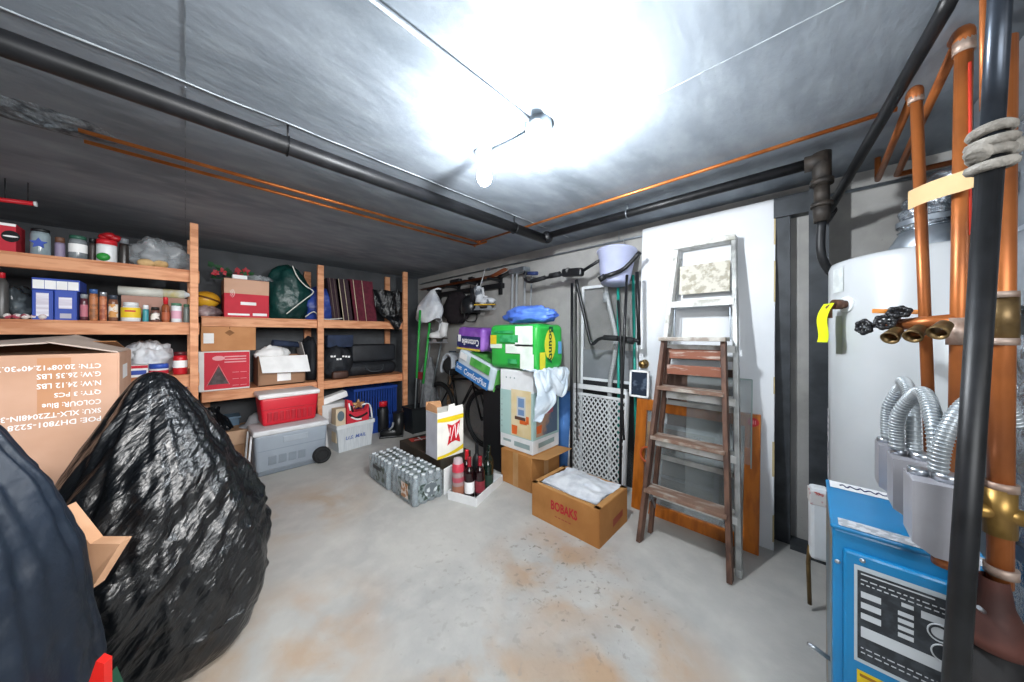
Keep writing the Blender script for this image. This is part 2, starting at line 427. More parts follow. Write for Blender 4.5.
t = T('wall_lamp', 'glowing bare bulb on the short conduit arm beside the round ceiling box', 'lamp', (1.0,1.14,CEIL))
P('arm', MB().tube([(.02,-.28,-.02),(.02,-.2,-.02),(.0,0,-.02)], .008, 8), galv, t)
P('socket', MB().lathe([(.001,-.001),(.045,-.001),(.045,-.02),(.03,-.035),(.025,-.05)], 20), white, t)
P('bulb', MB().lathe(bulbp, 24, (0,0,-.045)), bulb_2, t, 'glowing white bulb')

# ---------------------------------------------------------------- ceiling pipes
t = T('drain_pipe', 'thick black iron pipe running under the ceiling above the shelves', 'pipe', (0,0,0))
yp, zp = 1.6, EYE+.80
P('pipe', MB().tube([(-1.85,yp,zp),(2.07,yp,zp)], .036, 18), iron, t)
for x in (-1.5, .3, 1.7): P('hanger', MB().tube([(x,yp,zp+.03),(x,yp,CEIL-.001)], .004, 6).torus((x,yp,zp), .039, .003, (1,0,0), 20, 6), iron, t)
t = T('gas_pipe', 'black iron pipe along the ceiling above the white door with a drop at its end', 'pipe', (0,0,0))
xg, zg = 2.08, EYE+.825
P('pipe', MB().tube([(xg,1.55,zg),(xg,-.02,zg)], .026, 16), iron, t)
P('elbow', MB().sph((xg,1.585,zg-.012), .05), iron, t)
mb = MB(); mb.cyl((xg,.02,zg),(xg,-.06,zg), .036); mb.cyl((xg,-.04,zg+.035),(xg,-.04,zg-.12), .034); mb.cyl((xg,-.04,zg-.09),(xg,-.04,zg-.115), .042)
mb.cyl((xg,-.04,zg-.2),(xg,-.04,zg-.29), .034, .028); mb.cyl((xg,-.04,zg-.12),(xg,-.04,zg-.2), .028); mb.cyl((xg,-.04,zg-.2),(xg,-.04,zg-.22), .04)
P('fitting', mb, M('corroded_fitting', '#3a342f', .6, .3, c2='#2a2725', scale=20), t)
P('drop_pipe', MB().tube([(xg,-.04,zg-.28),(xg,-.04,1.62),(xg+.08,-.10,1.50),(xg+.22,-.18,1.38),(xg+.24,-.20,1.2),(xg+.24,-.20,.02)], .017, 14, smooth=4), iron, t)
P('hanger', MB().tube([(xg,.9,zg+.02),(xg,.9,CEIL-.001)], .005, 6).torus((xg,.9,zg), .03, .004, (0,1,0), 20, 6), galv, t)
zc = EYE+.86
t = T('copper_pipe', 'bright copper pipe bending from above the shelves along the door wall ceiling', 'pipe', (0,0,0))
P('pipe', MB().tube([(-.31,2.22,zc),(1.87,2.22,zc)], .009, 10).tube([(1.87,2.22,zc),(1.87,-.24,zc)], .009, 10), copper_b, t)
P('elbow', MB().sph((1.87,2.22,zc), .017).cyl((1.84,2.22,zc),(1.87,2.22,zc), .012).cyl((1.87,2.19,zc),(1.87,2.22,zc), .012), copper, t)
t = T('copper_pipe', 'second bright copper pipe, the one nearer the shelves, parallel under the dark ceiling', 'pipe', (0,0,0))
P('pipe', MB().tube([(-.31,2.33,zc),(1.92,2.33,zc)], .009, 10).tube([(1.92,2.33,zc),(1.92,2.16,zc)], .009, 10), copper_b, t)
P('elbow', MB().sph((1.92,2.33,zc), .015), copper, t)
mb = MB()
def patch(u, v):
    a = 2*PI*u; k = v*(1+.35*noise.noise(Vector((math.cos(a)*2, math.sin(a)*2, 5))))
    return Vector((-.40+.20*k*math.cos(a), 2.27+.12*k*math.sin(a), CEIL-.001-.03*(1-v)*(1+.5*noise.noise(Vector((u*9, v*6, 2))))))
mb.grid(patch, 40, 10)
O('plaster_patch', mb, M('rough_plaster', '#8d959c', .9, c2='#565d64', scale=24, bump=.6), 'rough grey plaster patch where the copper pipes enter the ceiling', 'patch')
t = T('wall_conduit', 'thin grey conduit fixed along the top of the concrete wall beside the door', 'conduit')
zw = EYE+.795
P('tube', MB().tube([(2.535,4.4,zw),(2.535,-1.5,zw)], .009, 8), galv, t)
P('hanger', MB().tube([(2.535,1.17,zw),(2.535,1.17,CEIL-.001)], .003, 6), galv, t); P('strap', MB().bb(2.52,2.549,2.8,2.83,zw-.015,zw+.015), galv, t)
t = T('black_pipe', 'slanting black pipe rising from beside the water heater to the ceiling', 'pipe')
P('pipe', MB().tube([(2.36,-.06,EYE+.63),(1.40,-.26,EYE+.868),(1.36,-.268,CEIL-.001)], .018, 14), iron, t)
P('collar', MB().cyl((2.37,-.058,EYE+.625),(2.30,-.073,EYE+.645), .03), iron, t)

# ---------------------------------------------------------------- shelving
def shelving(name, label, x0, x1, yf, yb, levels, posts, ph, pw, skip=()):
    t = T(name, label, 'shelves', (0,0,0))
    for i, x in enumerate(posts):
        if i not in skip: P('post', MB().bb(x-pw, x+pw, yf-.038, yf, 0, ph[i], .003), wood_end, t)
        P('post', MB().bb(x-.035, x+.035, yb-.038, yb, 0, ph[i], .003), wood_end, t)
    for z in levels:
        b = P('shelf', MB().bb(x0, x1, yf, yb-.038, z-.018, z), wood, t)
        P('front_rail', MB().bb(x0, x1, yf-.001, yf+.037, z-.092, z-.018, .003), wood_end, b)
    return t
SLF = 3.42
lsh = shelving('storage_shelves', 'red lumber shelving unit holding jars and boxes behind the big printed carton', -1.35, .075, SLF, 4.06, (1.745, 1.345, .95, .5), (-1.3, .046), (2.10, 2.10), .023)
RSF = 3.93
rsh = shelving('storage_shelves', 'red lumber shelving unit with two bays holding bags and boxes behind the coolers', .10, 2.06, RSF, 4.46, (1.42, .735), (.14, 1.03, 2.025), (1.40, 2.02, 2.09), .03, (0,))

# ---------------------------------------------------------------- jars and groceries
def size(px0, px1, Y):
    a = XA(px0, Y); b = XA(px1, Y); return (a+b)/2, b-a
def jar(name, label, cat, px0, px1, pt, Y, zs, body, lid, lidh=.22, band=None, bandm=None, neck=.9, group=None, square=False):
    x, w = size(px0, px1, Y); h = ZZ(pt, x, Y)-zs; r = w/2*.94; Yc = Y+r
    t = T(name, label, cat, (x, Yc, zs), 0, group)
    zb = h*(1-lidh)
    P('body', MB().lathe([(.001,0),(r*.92,0),(r,.06*h),(r,zb*.86),(r*neck,zb),(.001,zb)], 24), body, t)
    P('lid', MB().lathe([(.001,h),(r*neck*.95,h),(r*neck*1.02,h*.985),(r*neck*1.02,zb),(.001,zb)], 24), lid, t)
    if bandm is not None:
        a, b = band or (.2, .6)
        P('label', MB().lathe([(r*1.012,a*h),(r*1.012,b*h)], 24), bandm, t)
    return t
def boxx(px0, px1, pt, Y, zs, d):
    x, w = size(px0, px1, Y); return x, w, ZZ(pt, x, Y)-zs, (x, Y+d/2, zs)
z1 = 1.745
# top shelf
x, w, h, loc = boxx(-14, 16, 222, 3.46, z1, .16)
t = T('food_box', 'red carton with a black oval emblem at the end of the top shelf', 'box', loc)
P('carton', MB().box((0,0,h/2), (w,.16,h), .004), red_p, t)
mb = MB(); disc(mb, (.03,-.081,h*.55), w*.33, h*.2); P('emblem', mb, black_m, t)
mb = MB(); disc(mb, (.03,-.0815,h*.55), w*.27, h*.03); fq(mb, -w*.5, w*.5, h*.9, h*.99, -.081); P('print', mb, white_p, t)
jar('glass_jar', 'clear glass jar with a blue star label on the top shelf', 'jar', 27, 50, 228, 3.46, z1, M('jar_glass','#9fb0b8',.1,alpha=.75,c2='#8a9ba3'), black, .12, (.2,.8), None)
x, w, h, loc = boxx(31, 46, 234, 3.455, z1, .02)
mb = MB(); pts = []
for k in range(10):
    a = PI/2+k*PI/5; r = (.034 if k % 2 == 0 else .017); pts.append((r*math.cos(a), 0, .055+r*math.sin(a)))
jj = bpy.data.objects['glass_jar']
jr = size(27,50,3.46)[1]/2
mb.prism([(p[0], -jr*.96-.004, p[2]+.02) for p in pts], (0,.006,0)); P('star_label', mb, blue_p, jj, 'blue star')
jar('plastic_jar', 'small jar of lavender crystals between glass jars on the top shelf', 'jar', 53, 65, 237, 3.5, z1, M('lavender_salt','#8a7f99',.5), M('brown_lid','#6a4a3a',.5), .25)
jar('glass_jar', 'wide clear glass jar with a green lid on the top shelf', 'jar', 66, 87, 235, 3.47, z1, M('jar_glass_grey','#8f969a',.1,alpha=.8,c2='#6c7479',scale=20), M('green_lid','#2d5a4a',.4), .15, (.3,.65), white_p)
jar('spice_bottle', 'slim dark bottle standing beside the red-lidded tub', 'bottle', 88, 96, 238, 3.5, z1, M('dark_spice','#3a3230',.4), black, .2)
t = jar('plastic_tub', 'white tub with a red lid and green leaf print on the top shelf', 'tub', 94, 117, 239, 3.46, z1, white, red, .22, None, None, 1.0)
w_ = size(94,117,3.46)[1]
mb = MB().sph((-.01,-w_*.44,.035), (.03,.02,.028), 10); P('leaf_print', mb, green, t)
x, w, h, loc = boxx(105, 118, 229, 3.6, z1, .1)
mb = MB()
for k in range(7):
    a = k*2*PI/7; mb.sph((.028*math.cos(a), .028*math.sin(a), .025+.012*(k%2)), (.03,.02,.02), 8)
mb.sph((0,0,.045), .02, 8)
O('gift_bow', mb, M('red_ribbon','#a5161f',.4), 'red ribbon bow lying on the red-lidded tub', 'bow', (XA(111,3.53), 3.53, ZZ(242, XA(111,3.53), 3.53)), 0)
jar('coffee_jar', 'dark jar beside the knotted plastic bag on the top shelf', 'jar', 118, 129, 238, 3.5, z1, M('dark_coffee','#2c2826',.3), M('grey_lid','#6b7076',.4), .2)
x, w, h, loc = boxx(124, 190, 238, 3.5, z1, .3)
O('plastic_bag', blob(w*.56, .17, h*1.05, 3, .22, 48, 2.2, .3, .12), cloudy, 'cloudy plastic bag of baked goods slumped against the shelf post', 'bag', (x, 3.66, z1))
x, w, h, loc = boxx(142, 162, 246, 3.47, z1, .1)
t = T('bread_roll', 'tan bread rolls pressed against the cloudy bag on the top shelf', 'food', (x,3.5,z1))
P('bread', MB().sph((-.03,0,.03), (.045,.03,.03), 10).sph((.04,.0,.032), (.04,.03,.032), 10), M('bread_crust','#c9a878',.8,c2='#b08d5c',scale=20), t)
# red pole under the ceiling
t = T('red_pole', 'red plastic pole hanging close under the ceiling above the jars', 'pole')
za = ZZ(200, XA(0,3.3), 3.3)
P('shaft', MB().tube([(XA(-30,3.3),3.3,ZZ(196,XA(-30,3.3),3.3)),(XA(36,3.3),3.3,ZZ(204,XA(36,3.3),3.3))], .013, 10), red, t)
P('end_cap', MB().cyl((XA(34,3.3),3.3,ZZ(203.8,XA(34,3.3),3.3)),(XA(37,3.3),3.3,ZZ(204.2,XA(37,3.3),3.3)), .015), white, t)
for q in (5, 28): P('hook', MB().tube([(XA(q,3.3),3.3,ZZ(201+q*.08,XA(q,3.3),3.3)),(XA(q,3.3),3.3,CEIL-.001)], .0025, 6), black, t)
# middle shelf
z2 = 1.345
x, w, h, loc = boxx(-6, 30, 284, 3.46, z2, .25)
t = T('plastic_bag', 'clear bag of dark fruit beside the blue boxes on the middle shelf', 'bag', (x,3.6,z2))
P('bag', blob(w*.5, .13, h, 9, .2, 40, 2, .3, .15), M('grey_film','#3c4246',.2,c2='#707a80',scale=9,lo=.5,hi=.7), t)
jar('bottle', 'red-capped dark bottle at the end of the middle shelf', 'bottle', -8, 8, 272, 3.44, z2, M('grey_bottle','#4b4a49',.3), red, .12, None, None, .5)
mb = MB()
for k in range(5): mb.sph((-.05+.03*k, .01*(k%2), .018), (.017,.017,.017), 8)
O('candy_pack', mb, M('candy_mix','#a8485a',.5,c2='#d9d2cf',scale=30,lo=.45,hi=.5), 'low pack of red and white sweets in front of the clear bag', 'food', (XA(22,3.45),3.455,z2))
for i, (a, b, pt, lab, lz) in enumerate(((31.5,53.5,290,'dark blue box with a tall white printed panel on the middle shelf',(.12,.9)), (54,77,290,'dark blue box with a small white square panel and barcode on the middle shelf',(.38,.75)))):
    x, w, h, loc = boxx(a, b, pt, 3.45, z2, .2)
    t = T('blue_box', lab, 'box', loc, 0)
    P('carton', MB().box((0,0,h/2), (w*.98,.2,h), .003), blue_p, t)
    mb = MB(); fq(mb, -w*.30, w*.28, h*lz[0], h*lz[1], -.101)
    P('printed_panel', mb, M('lined_print','#e6e4ee',.7,c2='#cfc9d6',scale=4,stretch=(1,1,12)), t)
    mb = MB()
    if i: fq(mb, -w*.25, w*.25, h*.06, h*.22, -.101)
    else:
        for k in range(4): fq(mb, -w*.26, w*.22, h*(.22+.17*k), h*(.23+.17*k), -.1015)
    P('barcode', mb, M('grey_print','#b8b6c4',.7), t)
x, w, h, loc = boxx(31.5, 80, 279, 3.45, z2, .2); hb = boxx(31.5,53.5,290,3.45,z2,.2)[2]
t = T('flat_box', 'flat blue box with a white strip lying across the two blue boxes', 'box', (loc[0],loc[1],z2+hb+.001))
P('carton', MB().box((0,0,(h-hb)/2), (w,.2,h-hb), .003), blue_p, t)
mb = MB()
for k in range(4): fq(mb, -w*.48+k*w*.24, -w*.25+k*w*.24, (h-hb)*.1, (h-hb)*.82, -.101)
P('printed_strip', mb, white_p, t)
blue_lid = M('blue_lid','#3d5f96',.4); brown_c = M('brown_nuts','#8a5a3c',.5,c2='#b9764c',scale=40,lo=.45,hi=.55)
jar('glass_jar', 'small jar with a red and purple label beside the blue boxes', 'jar', 79, 88, 294, 3.47, z2, M('plum_jam','#5a3038',.2), M('grey_lid2','#8e9498',.4), .16, (.15,.6), M('pink_label','#b9707c',.6))
jar('glass_jar', 'tall jar of brown nuts with a blue lid on the middle shelf', 'jar', 88, 98, 289, 3.46, z2, brown_c, blue_lid, .14)
jar('glass_jar', 'jar of nuts with a silver lid next to the blue-lidded jar', 'jar', 98.5, 107, 292, 3.47, z2, M('red_nuts','#96503a',.5,c2='#c07c58',scale=40,lo=.45,hi=.55), M('silver_lid','#b8bdc2',.3,.6), .14)
jar('glass_jar', 'jar with an orange label and dark lid beside the yellow-labelled tub', 'jar', 107.5, 118, 295, 3.46, z2, M('amber_jar','#7a5240',.2), M('dark_lid','#3a4350',.4), .16, (.15,.65), M('orange_label','#c98f4e',.6,c2='#e0dcd6',scale=25,lo=.45,hi=.52))
t = jar('plastic_tub', 'white screw-top tub with a yellow label on the middle shelf', 'tub', 119, 141, 302, 3.44, z2, white, white, .2, (.2,.72), yellow, .75)
r_ = size(119,141,3.44)[1]/2
P('print', MB().bb(-r_*.5,r_*.5,-r_*1.0,-r_*.9,.068,.078), red_p, t)
jar('small_jar', 'small teal jar next to the yellow-labelled tub', 'jar', 142, 149, 305, 3.48, z2, M('teal_jar','#3c8d98',.4), white, .25)
jar('glass_jar', 'squat jar with a dark and white label beside the sauce bottle', 'jar', 150, 160, 307, 3.46, z2, M('sauce_jar','#6a4a44',.3), M('black_lid','#22201f',.4), .2, (.15,.6), M('bw_label','#e6e1dc',.6,c2='#3a2a28',scale=28,lo=.48,hi=.53))
jar('sauce_bottle', 'brown sauce bottle with a red cap on the middle shelf', 'bottle', 161, 170, 297, 3.46, z2, M('brown_sauce','#7a3a22',.25,c2='#9c5a38',scale=20), red, .28, (.1,.4), M('rust_label','#a8593a',.6), .6)
jar('yogurt_tub', 'pink and white tub with a green lid near the shelf post', 'tub', 170.5, 182, 303, 3.46, z2, white, M('green_lid2','#4f7f66',.4), .14, (.2,.6), M('pink_print','#d7a3b6',.6), 1.0)
jar('glass_jar', 'narrow jar beside the shelf post on the middle shelf', 'jar', 183, 190, 304, 3.50, z2, M('grey_jar','#7d8682',.3), M('green_lid3','#557a62',.4), .15)
x, w, h, loc = boxx(121, 187, 297, 3.72, z2, .16)
O('cardboard_box', MB().box((0,0,h/2), (w,.16,h), .003), M('pink_card','#b08a7c',.8), 'low brownish box behind the jars under the long wrapped roll', 'box', loc)
t = T('wrapped_roll', 'long white and yellow wrapped roll lying on top behind the jars', 'roll', (x,3.76,z2+h+.036))
w = size(115,187,3.76)[1]
P('roll', MB().tube([(-w/2,0,0),(w*.1,0,0)], .036, 18), M('white_wrap','#d6d8cf',.4), t)
P('yellow_end', MB().tube([(w*.1,0,-.0),(w*.42,0,0)], .0362, 18), M('yellow_wrap','#c9bb4a',.4,c2='#d8d9cc',scale=9), t)
P('twist', MB().lathe([(.03,0),(.012,.03),(.035,.06)], 16, (w*.42,0,0), Matrix.Rotation(PI/2, 3, 'Y')), M('clear_twist','#dfe3e4',.3), t)
# lower shelf
z3 = .95
x, w, h, loc = boxx(122, 172, 342, 3.66, z3, .25)
O('shopping_bag', blob(w*.55, .14, h, 5, .25, 48, 2.2, .3, .16), poly_w, 'crumpled white shopping bag behind the packets on the lower shelf', 'bag', (x,3.80,z3))
x, w, h, loc = boxx(128, 148, 365, 3.45, z3, .12)
t = T('food_box', 'small white packet with red and blue stripes on the lower shelf', 'box', loc)
P('carton', MB().box((0,0,h/2), (w,.12,h), .003), white_p, t)
mb = MB(); fq(mb, -w*.49, w*.49, h*.72, h*.95, -.061); P('red_stripe', mb, red_p, t)
mb = MB(); fq(mb, -w*.42, w*.42, h*.2, h*.55, -.061); P('blue_stripe', mb, blue_p, t)
jar('plastic_tub', 'low white tub with a wide blue lid on the lower shelf', 'tub', 148, 169, 364, 3.45, z3, white, M('royal_lid','#3558b8',.35), .4, (.15,.45), red_p, 1.0)
jar('plastic_jar', 'red jar with a white label and dark lid beside the shelf post', 'jar', 172, 188, 352, 3.45, z3, red, M('maroon_lid','#5a1b22',.4), .16, (.3,.62), white_p)
x, w, h, loc = boxx(160, 187, 387, 3.47, .5, .2)
t = T('detergent_box', 'purple and white carton under the lower shelf beside the shelf post', 'box', loc)
P('carton', MB().box((0,0,h/2), (w,.2,h), .004), M('purple_card','#5c4aa0',.6), t)
mb = MB(); fq(mb, -w*.1, w*.45, h*.6, h*.9, -.101); P('printed_panel', mb, white_p, t)
# ---------------------------------------------------------------- two-bay shelves, upper level
zU = 1.42; zL = .735
x, w, h, loc = boxx(197, 217, 297, 4.0, zU, .2)
O('plastic_bag', blob(.10, .12, .10, 12, .22, 36, 2.2, .3, .15), M('pinkish_film','#a08b8b',.3,c2='#6b5a5c',scale=9), 'small reddish clear bag under the yellow ball', 'bag', (XA(207,4.08),4.08,zU))
t = T('toy_ball', 'yellow and orange ball resting on a small bag beside the shelf post', 'ball', (XA(206,4.14),4.14,zU+.085))
P('ball', MB().sph((0,0,.08), (.10,.09,.08), 16), M('ball_yellow','#c98e22',.4,c2='#d8a82e',scale=4), t)
P('stripe', MB().torus((0,0,.082), .101, .008, (.3,.1,1), 32, 6), M('ball_brown','#6b4316',.5), t)
x, w, h, loc = boxx(224, 269, 280, 3.97, zU, .3)
t = T('grocery_carton', 'carton with a tan top band and red printed lower half on the upper shelf', 'box', loc)
P('carton', MB().box((0,0,h/2), (w,.3,h), .004), red_p, t)
mb = MB(); fq(mb, -w*.499, w*.499, h*.62, h*.995, -.1512); sq(mb, w*.5+.001, -.15, .15, h*.62, h*.99); sq(mb, -w*.5-.001, -.15, .15, h*.62, h*.99); mb.bb(-w*.5,w*.5,-.15,.15,h,h+.002)
P('tan_band', mb, card_p, t)
mb = MB(); fq(mb, -w*.15, w*.2, h*.33, h*.41, -.1515); fq(mb, -w*.42, w*.05, h*.05, h*.1, -.1515); fq(mb, w*.12, w*.45, h*.05, h*.12, -.1515)
for k in range(3):
    mb.torus((-w*.5+.02,-.1515,h*.62), .03+.012*k, .002, (0,1,0), 12, 4, a0=-PI*.0, a1=PI*.5)
P('white_print', mb, white_p, t)
hx = h
t = T('poinsettia_bunch', 'artificial red poinsettias with green leaves lying on the red carton', 'flowers', (XA(236,4.08),4.10,zU+hx+.002))
rr = random.Random(4); mb = MB(); ml = MB()
for k in range(11):
    cx, cy, cz = rr.uniform(-.16,.12), rr.uniform(-.08,.08), rr.uniform(.03,.12)
    for q in range(6):
        a = q*PI/3+rr.random(); L = rr.uniform(.025,.045); n = Vector((math.cos(a), rr.uniform(-.5,.1), math.sin(a))).normalized()
        c0 = Vector((cx,cy,cz)); sd = n.cross(Vector((0,1,0))).normalized()*L*.35
        (mb if k % 5 < 3 else ml).add([c0, c0+n*L*.5+sd, c0+n*L, c0+n*L*.5-sd], [(0,1,2,3)])
for k in range(26):
    c0 = Vector((rr.uniform(-.2,.16), rr.uniform(-.09,.09), rr.uniform(.0,.1))); n = Vector((rr.uniform(-1,1), rr.uniform(-.6,.3), rr.uniform(-.3,.8))).normalized(); L = rr.uniform(.04,.08); sd = n.cross(Vector((0,1,.2))).normalized()*L*.3
    ml.add([c0, c0+n*L*.5+sd, c0+n*L, c0+n*L*.5-sd], [(0,1,2,3)])
P('petals', mb, petal, t); P('leaves', ml, leafg, t); P('stem', MB().tube([(-.18,0,.0051),(.15,0,.006)], .005, 6), leafg, t)
O('paper_tag', MB().box((0,0,.02), (.11,.08,.04), .006), white_p, 'white folded packet on the red carton under the poinsettias', 'packet', (XA(240,3.98),4.02,zU+hx+.003))
O('plastic_wrap', blob(.10,.09,.055, 22, .3, 36, 2.4, .3, .2), cloudy, 'crumpled clear wrap on the corner of the red carton', 'wrap', (XA(259,4.02),4.03,zU+hx+.003))
x, w, h, loc = boxx(268, 313, 264, 4.0, zU, .3)
t = T('drawstring_bag', 'dark green plastic bag with a white drawstring on the upper shelf', 'bag', (x,4.14,zU))
P('bag', blob(w*.55, .15, h, 31, .12, 56, 1.6, .3, .07), poly_g, t)
cd = []
for (px, py) in ((292,266),(297,277),(305,286),(313,292),(305,299),(296,306),(286,314)):
    yy = 3.99 if px > 290 else 4.02
    cd.append((XA(px,yy)-x, yy-4.14-.02, ZZ(py, XA(px,yy), yy)-zU))
P('drawstring', MB().tube(cd, .006, 6, smooth=4), M('white_cord','#d9dad2',.7), t)
x, w, h, loc = boxx(299, 350, 287, 4.06, zU, .3)
t = T('drawstring_bag', 'royal blue bag with pale cord behind the middle shelf post', 'bag', (x,4.2,zU))
P('bag', blob(w*.54, .17, h, 41, .16, 56, 1.9, .3, .1), poly_bl, t)
P('drawstring', MB().tube([(-w*.4,-.17,.03),(-w*.25,-.19,.09),(-w*.1,-.19,.015),(w*.2,-.19,.02),(w*.45,-.15,.05),(w*.4,-.15,.12),(w*.2,-.14,.19)], .006, 6, smooth=4), M('cream_cord','#d0d0cb',.7), t)
O('plastic_bag', blob(.09,.06,.10, 52, .3, 30, 2.4, .3, .2), cloudy, 'small clear bag stuffed above the blue bag by the post', 'bag', (XA(309,4.28),4.30,zU+.19))
for i, (a, b, mt, lab) in enumerate(((333,344,maroon_d,'dark brown chair cushion standing beside the royal blue bag'), (341,355,maroon_d,'second dark brown cushion with pale piping, between cushions on the upper shelf'), (353,377,maroon,'maroon chair cushion standing upright beside the hanging black bag'))):
    x, w, h, loc = boxx(a, b, 279+i, 4.02, zU, .3)
    t = T('chair_cushion', lab, 'cushion', (x,4.18,zU), 0)
    sl = -.06
    mb = MB(); mb.prism([(-w/2,-.16,0),(w/2,-.16,0),(w/2+sl,-.16,h),(-w/2+sl,-.16,h)], (0,.32,0)); P('cushion', mb, mt, t)
    P('piping', MB().tube([(-w*.3,-.163,.0),(-w*.3+sl,-.163,h)], .0045, 6).tube([(w*.05,-.163,.0),(w*.05+sl,-.163,h)], .0035, 6), tan if i else M('dull_cord','#6a5d55',.8), t)
# black bag drooping over the shelf edge
def droop(u, v):
    a = (u-.5); z = 1.83-v*.52
    wv = .44*(1-max(0, v-.42)*1.6)
    q = min(1, max(0, (v-.62)/.16)); q = q*q*(3-2*q)
    y = 3.985-.095*q-.02*math.sin(v*PI)-.03*noise.noise(Vector((u*6, v*3, 4)))
    return Vector((1.85+a*wv+.05*v, y-.04*math.cos(a*PI), z+.03*noise.noise(Vector((u*5, 0, 2)))))
O('trash_bag', MB().grid(droop, 40, 40).grid(lambda u, v: droop(u, v)+Vector((0,.06*math.sin(PI*u)+.004,0)), 40, 40), poly_b, 'black plastic bag hanging off the corner post over the upper shelf edge', 'bag')

# two-bay shelves, lower level
x, w, h, loc = boxx(198.5, 250, 350, 3.96, zL, .32); hT = ZZ(351, XA(226,3.96), 3.96)-zL
t = T('tree_carton', 'white and red artificial tree carton with a grey pine picture on the lower shelf', 'box', (loc[0],loc[1],zL), 0)
P('carton', MB().box((0,0,hT/2), (w,.32,hT), .004), M('white_card','#d8d6d4',.8), t)
mb = MB(); fq(mb, -w*.40, w*.49, hT*.04, hT*.97, -.161); sq(mb, w*.5+.001, -.15, .16, hT*.03, hT*.98); P('red_panel', mb, red_p, t)
mb = MB(); mb.add([(-w*.33,-.162,hT*.16),(w*.06,-.162,hT*.16),(-w*.13,-.162,hT*.62)], [(0,1,2)]); P('pine_picture', mb, M('grey_pine','#5b5152',.8,c2='#463d3e',scale=40), t)
mb = MB(); q = M('pale_red_print','#e2a3a8',.8)
for k in range(3): fq(mb, -w*.02, w*.42, hT*(.70+.07*k), hT*(.73+.07*k), -.162)
for k in range(3):
    for j in range(2): fq(mb, w*(.14+.16*j), w*(.27+.16*j), hT*(.1+.17*k), hT*(.11+.17*k), -.162)
mb.tube([(-w*.35,-.162,hT*.14),(-w*.13,-.162,hT*.66),(w*.08,-.162,hT*.14)], .003, 4)
disc(mb, (-w*.13,-.162,hT*.82), w*.12, hT*.06)
P('print', mb, q, t)
x, w, h, loc = boxx(201, 256, 325, 3.94, zL+hT+.001, .3)
t = T('cardboard_box', 'plain cardboard box with a white label lying on the tree carton', 'box', (loc[0],loc[1]+.01,zL+hT+.001), 0)
P('carton', MB().box((0,0,h/2), (w,.3,h), .004), card, t)
mb = MB(); fq(mb, -w*.46, -w*.28, h*.3, h*.68, -.151); P('label', mb, white_p, t)
mb = MB(); mb.add([(0,-.151,h*.82),(-.035,-.151,h*.7),(0,-.151,h*.58),(.035,-.151,h*.7)], [(0,1,2,3)]); fq(mb, -.003,.003,h*.85,h*.99,-.151); P('tape_mark', mb, card_d, t)
x, w, h, loc = boxx(259, 305, 350, 3.95, zL, .32)
t = T('open_carton', 'open brown carton with a white flap hanging over its front', 'box', (x,4.12,zL))
h1 = .30
mb = MB()
for a, b in (((-w/2,w/2),(-.16,-.152)), ((-w/2,w/2),(.152,.16))): mb.bb(a[0],a[1],b[0],b[1],0,h1)
for a in (-1, 1): mb.bb(a*w/2-.004, a*w/2+.004, -.16, .16, 0, h1)
mb.bb(-w/2, w/2, -.16, .16, 0, .01); P('carton', mb, M('dull_cardboard','#9a765c',.85), t)
P('front_flap', MB().prism([(-w*.5,-.165,h1),(w*.55,-.165,h1),(w*.58,-.245,h1-.17),(-w*.46,-.245,h1-.155)], (0,-.006,-.004)), white_p, t, 'white front flap')
P('side_flap', MB().prism([(w*.5,-.15,h1),(w*.5,.15,h1),(w*.42,.15,h1+.14),(w*.42,-.15,h1+.14)], (.006,0,0)), M('grey_card','#b9b6b4',.85), t)
mb = MB(); fq(mb, -w*.12, w*.18, .04, .12, -.1605); P('label', mb, white_p, t)
O('paper_bundle', blob(w*.36,.12,.18, 61, .2, 36, 2, .2, .15), white_p, 'crumpled white paper piled inside the open brown carton', 'paper', (x-.06,4.12,zL+.22))
O('wrapping_roll', MB().tube([(0,0,0),(.26,.05,-.03)], .032, 14), navy_fab, 'short blue roll lying on the white paper in the carton', 'roll', (x-.07,4.07,zL+.435))
O('storage_bag', blob(.09,.2,.5, 66, .12, 36, 1.6, .2, .1), dark_fab, 'tall black cloth bag squeezed beside the open carton and post', 'bag', (XA(311,4.15)-.01,4.2,zL))
# lower shelf, bay near the corner
x, w, h, loc = boxx(324, 356, 346, 3.98, zL, .3)
t = T('sports_bag', 'black bag with white lettering marks on the lower shelf', 'bag', (x,4.14,zL))
hb = h
P('bag', blob(w*.52,.16,h, 71, .12, 44, 1.8, .25, .1), dark_fab, t)
mb = MB(); rq = random.Random(2)
for k in range(7):
    a = -w*.3+k*w*.09; zz_ = h*.62+rq.uniform(-.02,.02); mb.bb(a, a+.022, -.158, -.15, zz_, zz_+.02)
P('lettering', mb, white_p, t)
x2, w2, h2, l2 = boxx(333, 351, 361, 3.9, zL, .1)
O('leather_pouch', MB().box((0,0,.05), (w2*.9,.06,.09), .02, seg=3), M('brown_leather','#4a2f25',.5,c2='#3a241c',scale=12), 'dark brown pouch in front of the lettered black bag', 'pouch', (x2,3.97,zL+.0))
x2, w2, h2, l2 = boxx(329, 355, 330, 4.05, zL, .2)
O('storage_case', MB().box((0,0,.075), (w2,.2,.15), .012, seg=3), navy_fab, 'blue-grey fabric case on top of the lettered black bag', 'case', (x2,4.2,zL+hb-.02))
x, w, h, loc = boxx(352, 399, 352, 3.98, zL, .3)
t = T('duffel_bag', 'long black duffel bag lying on the lower shelf near the corner', 'bag', (x,4.14,zL))
P('bag', MB().lathe([(.001,-w*.52),(.06,-w*.51),(.085,-w*.44),(.09,0),(.085,w*.44),(.06,w*.51),(.001,w*.52)], 24, (0,0,.088), Matrix.Rotation(PI/2,3,'Y')), dark_fab, t)
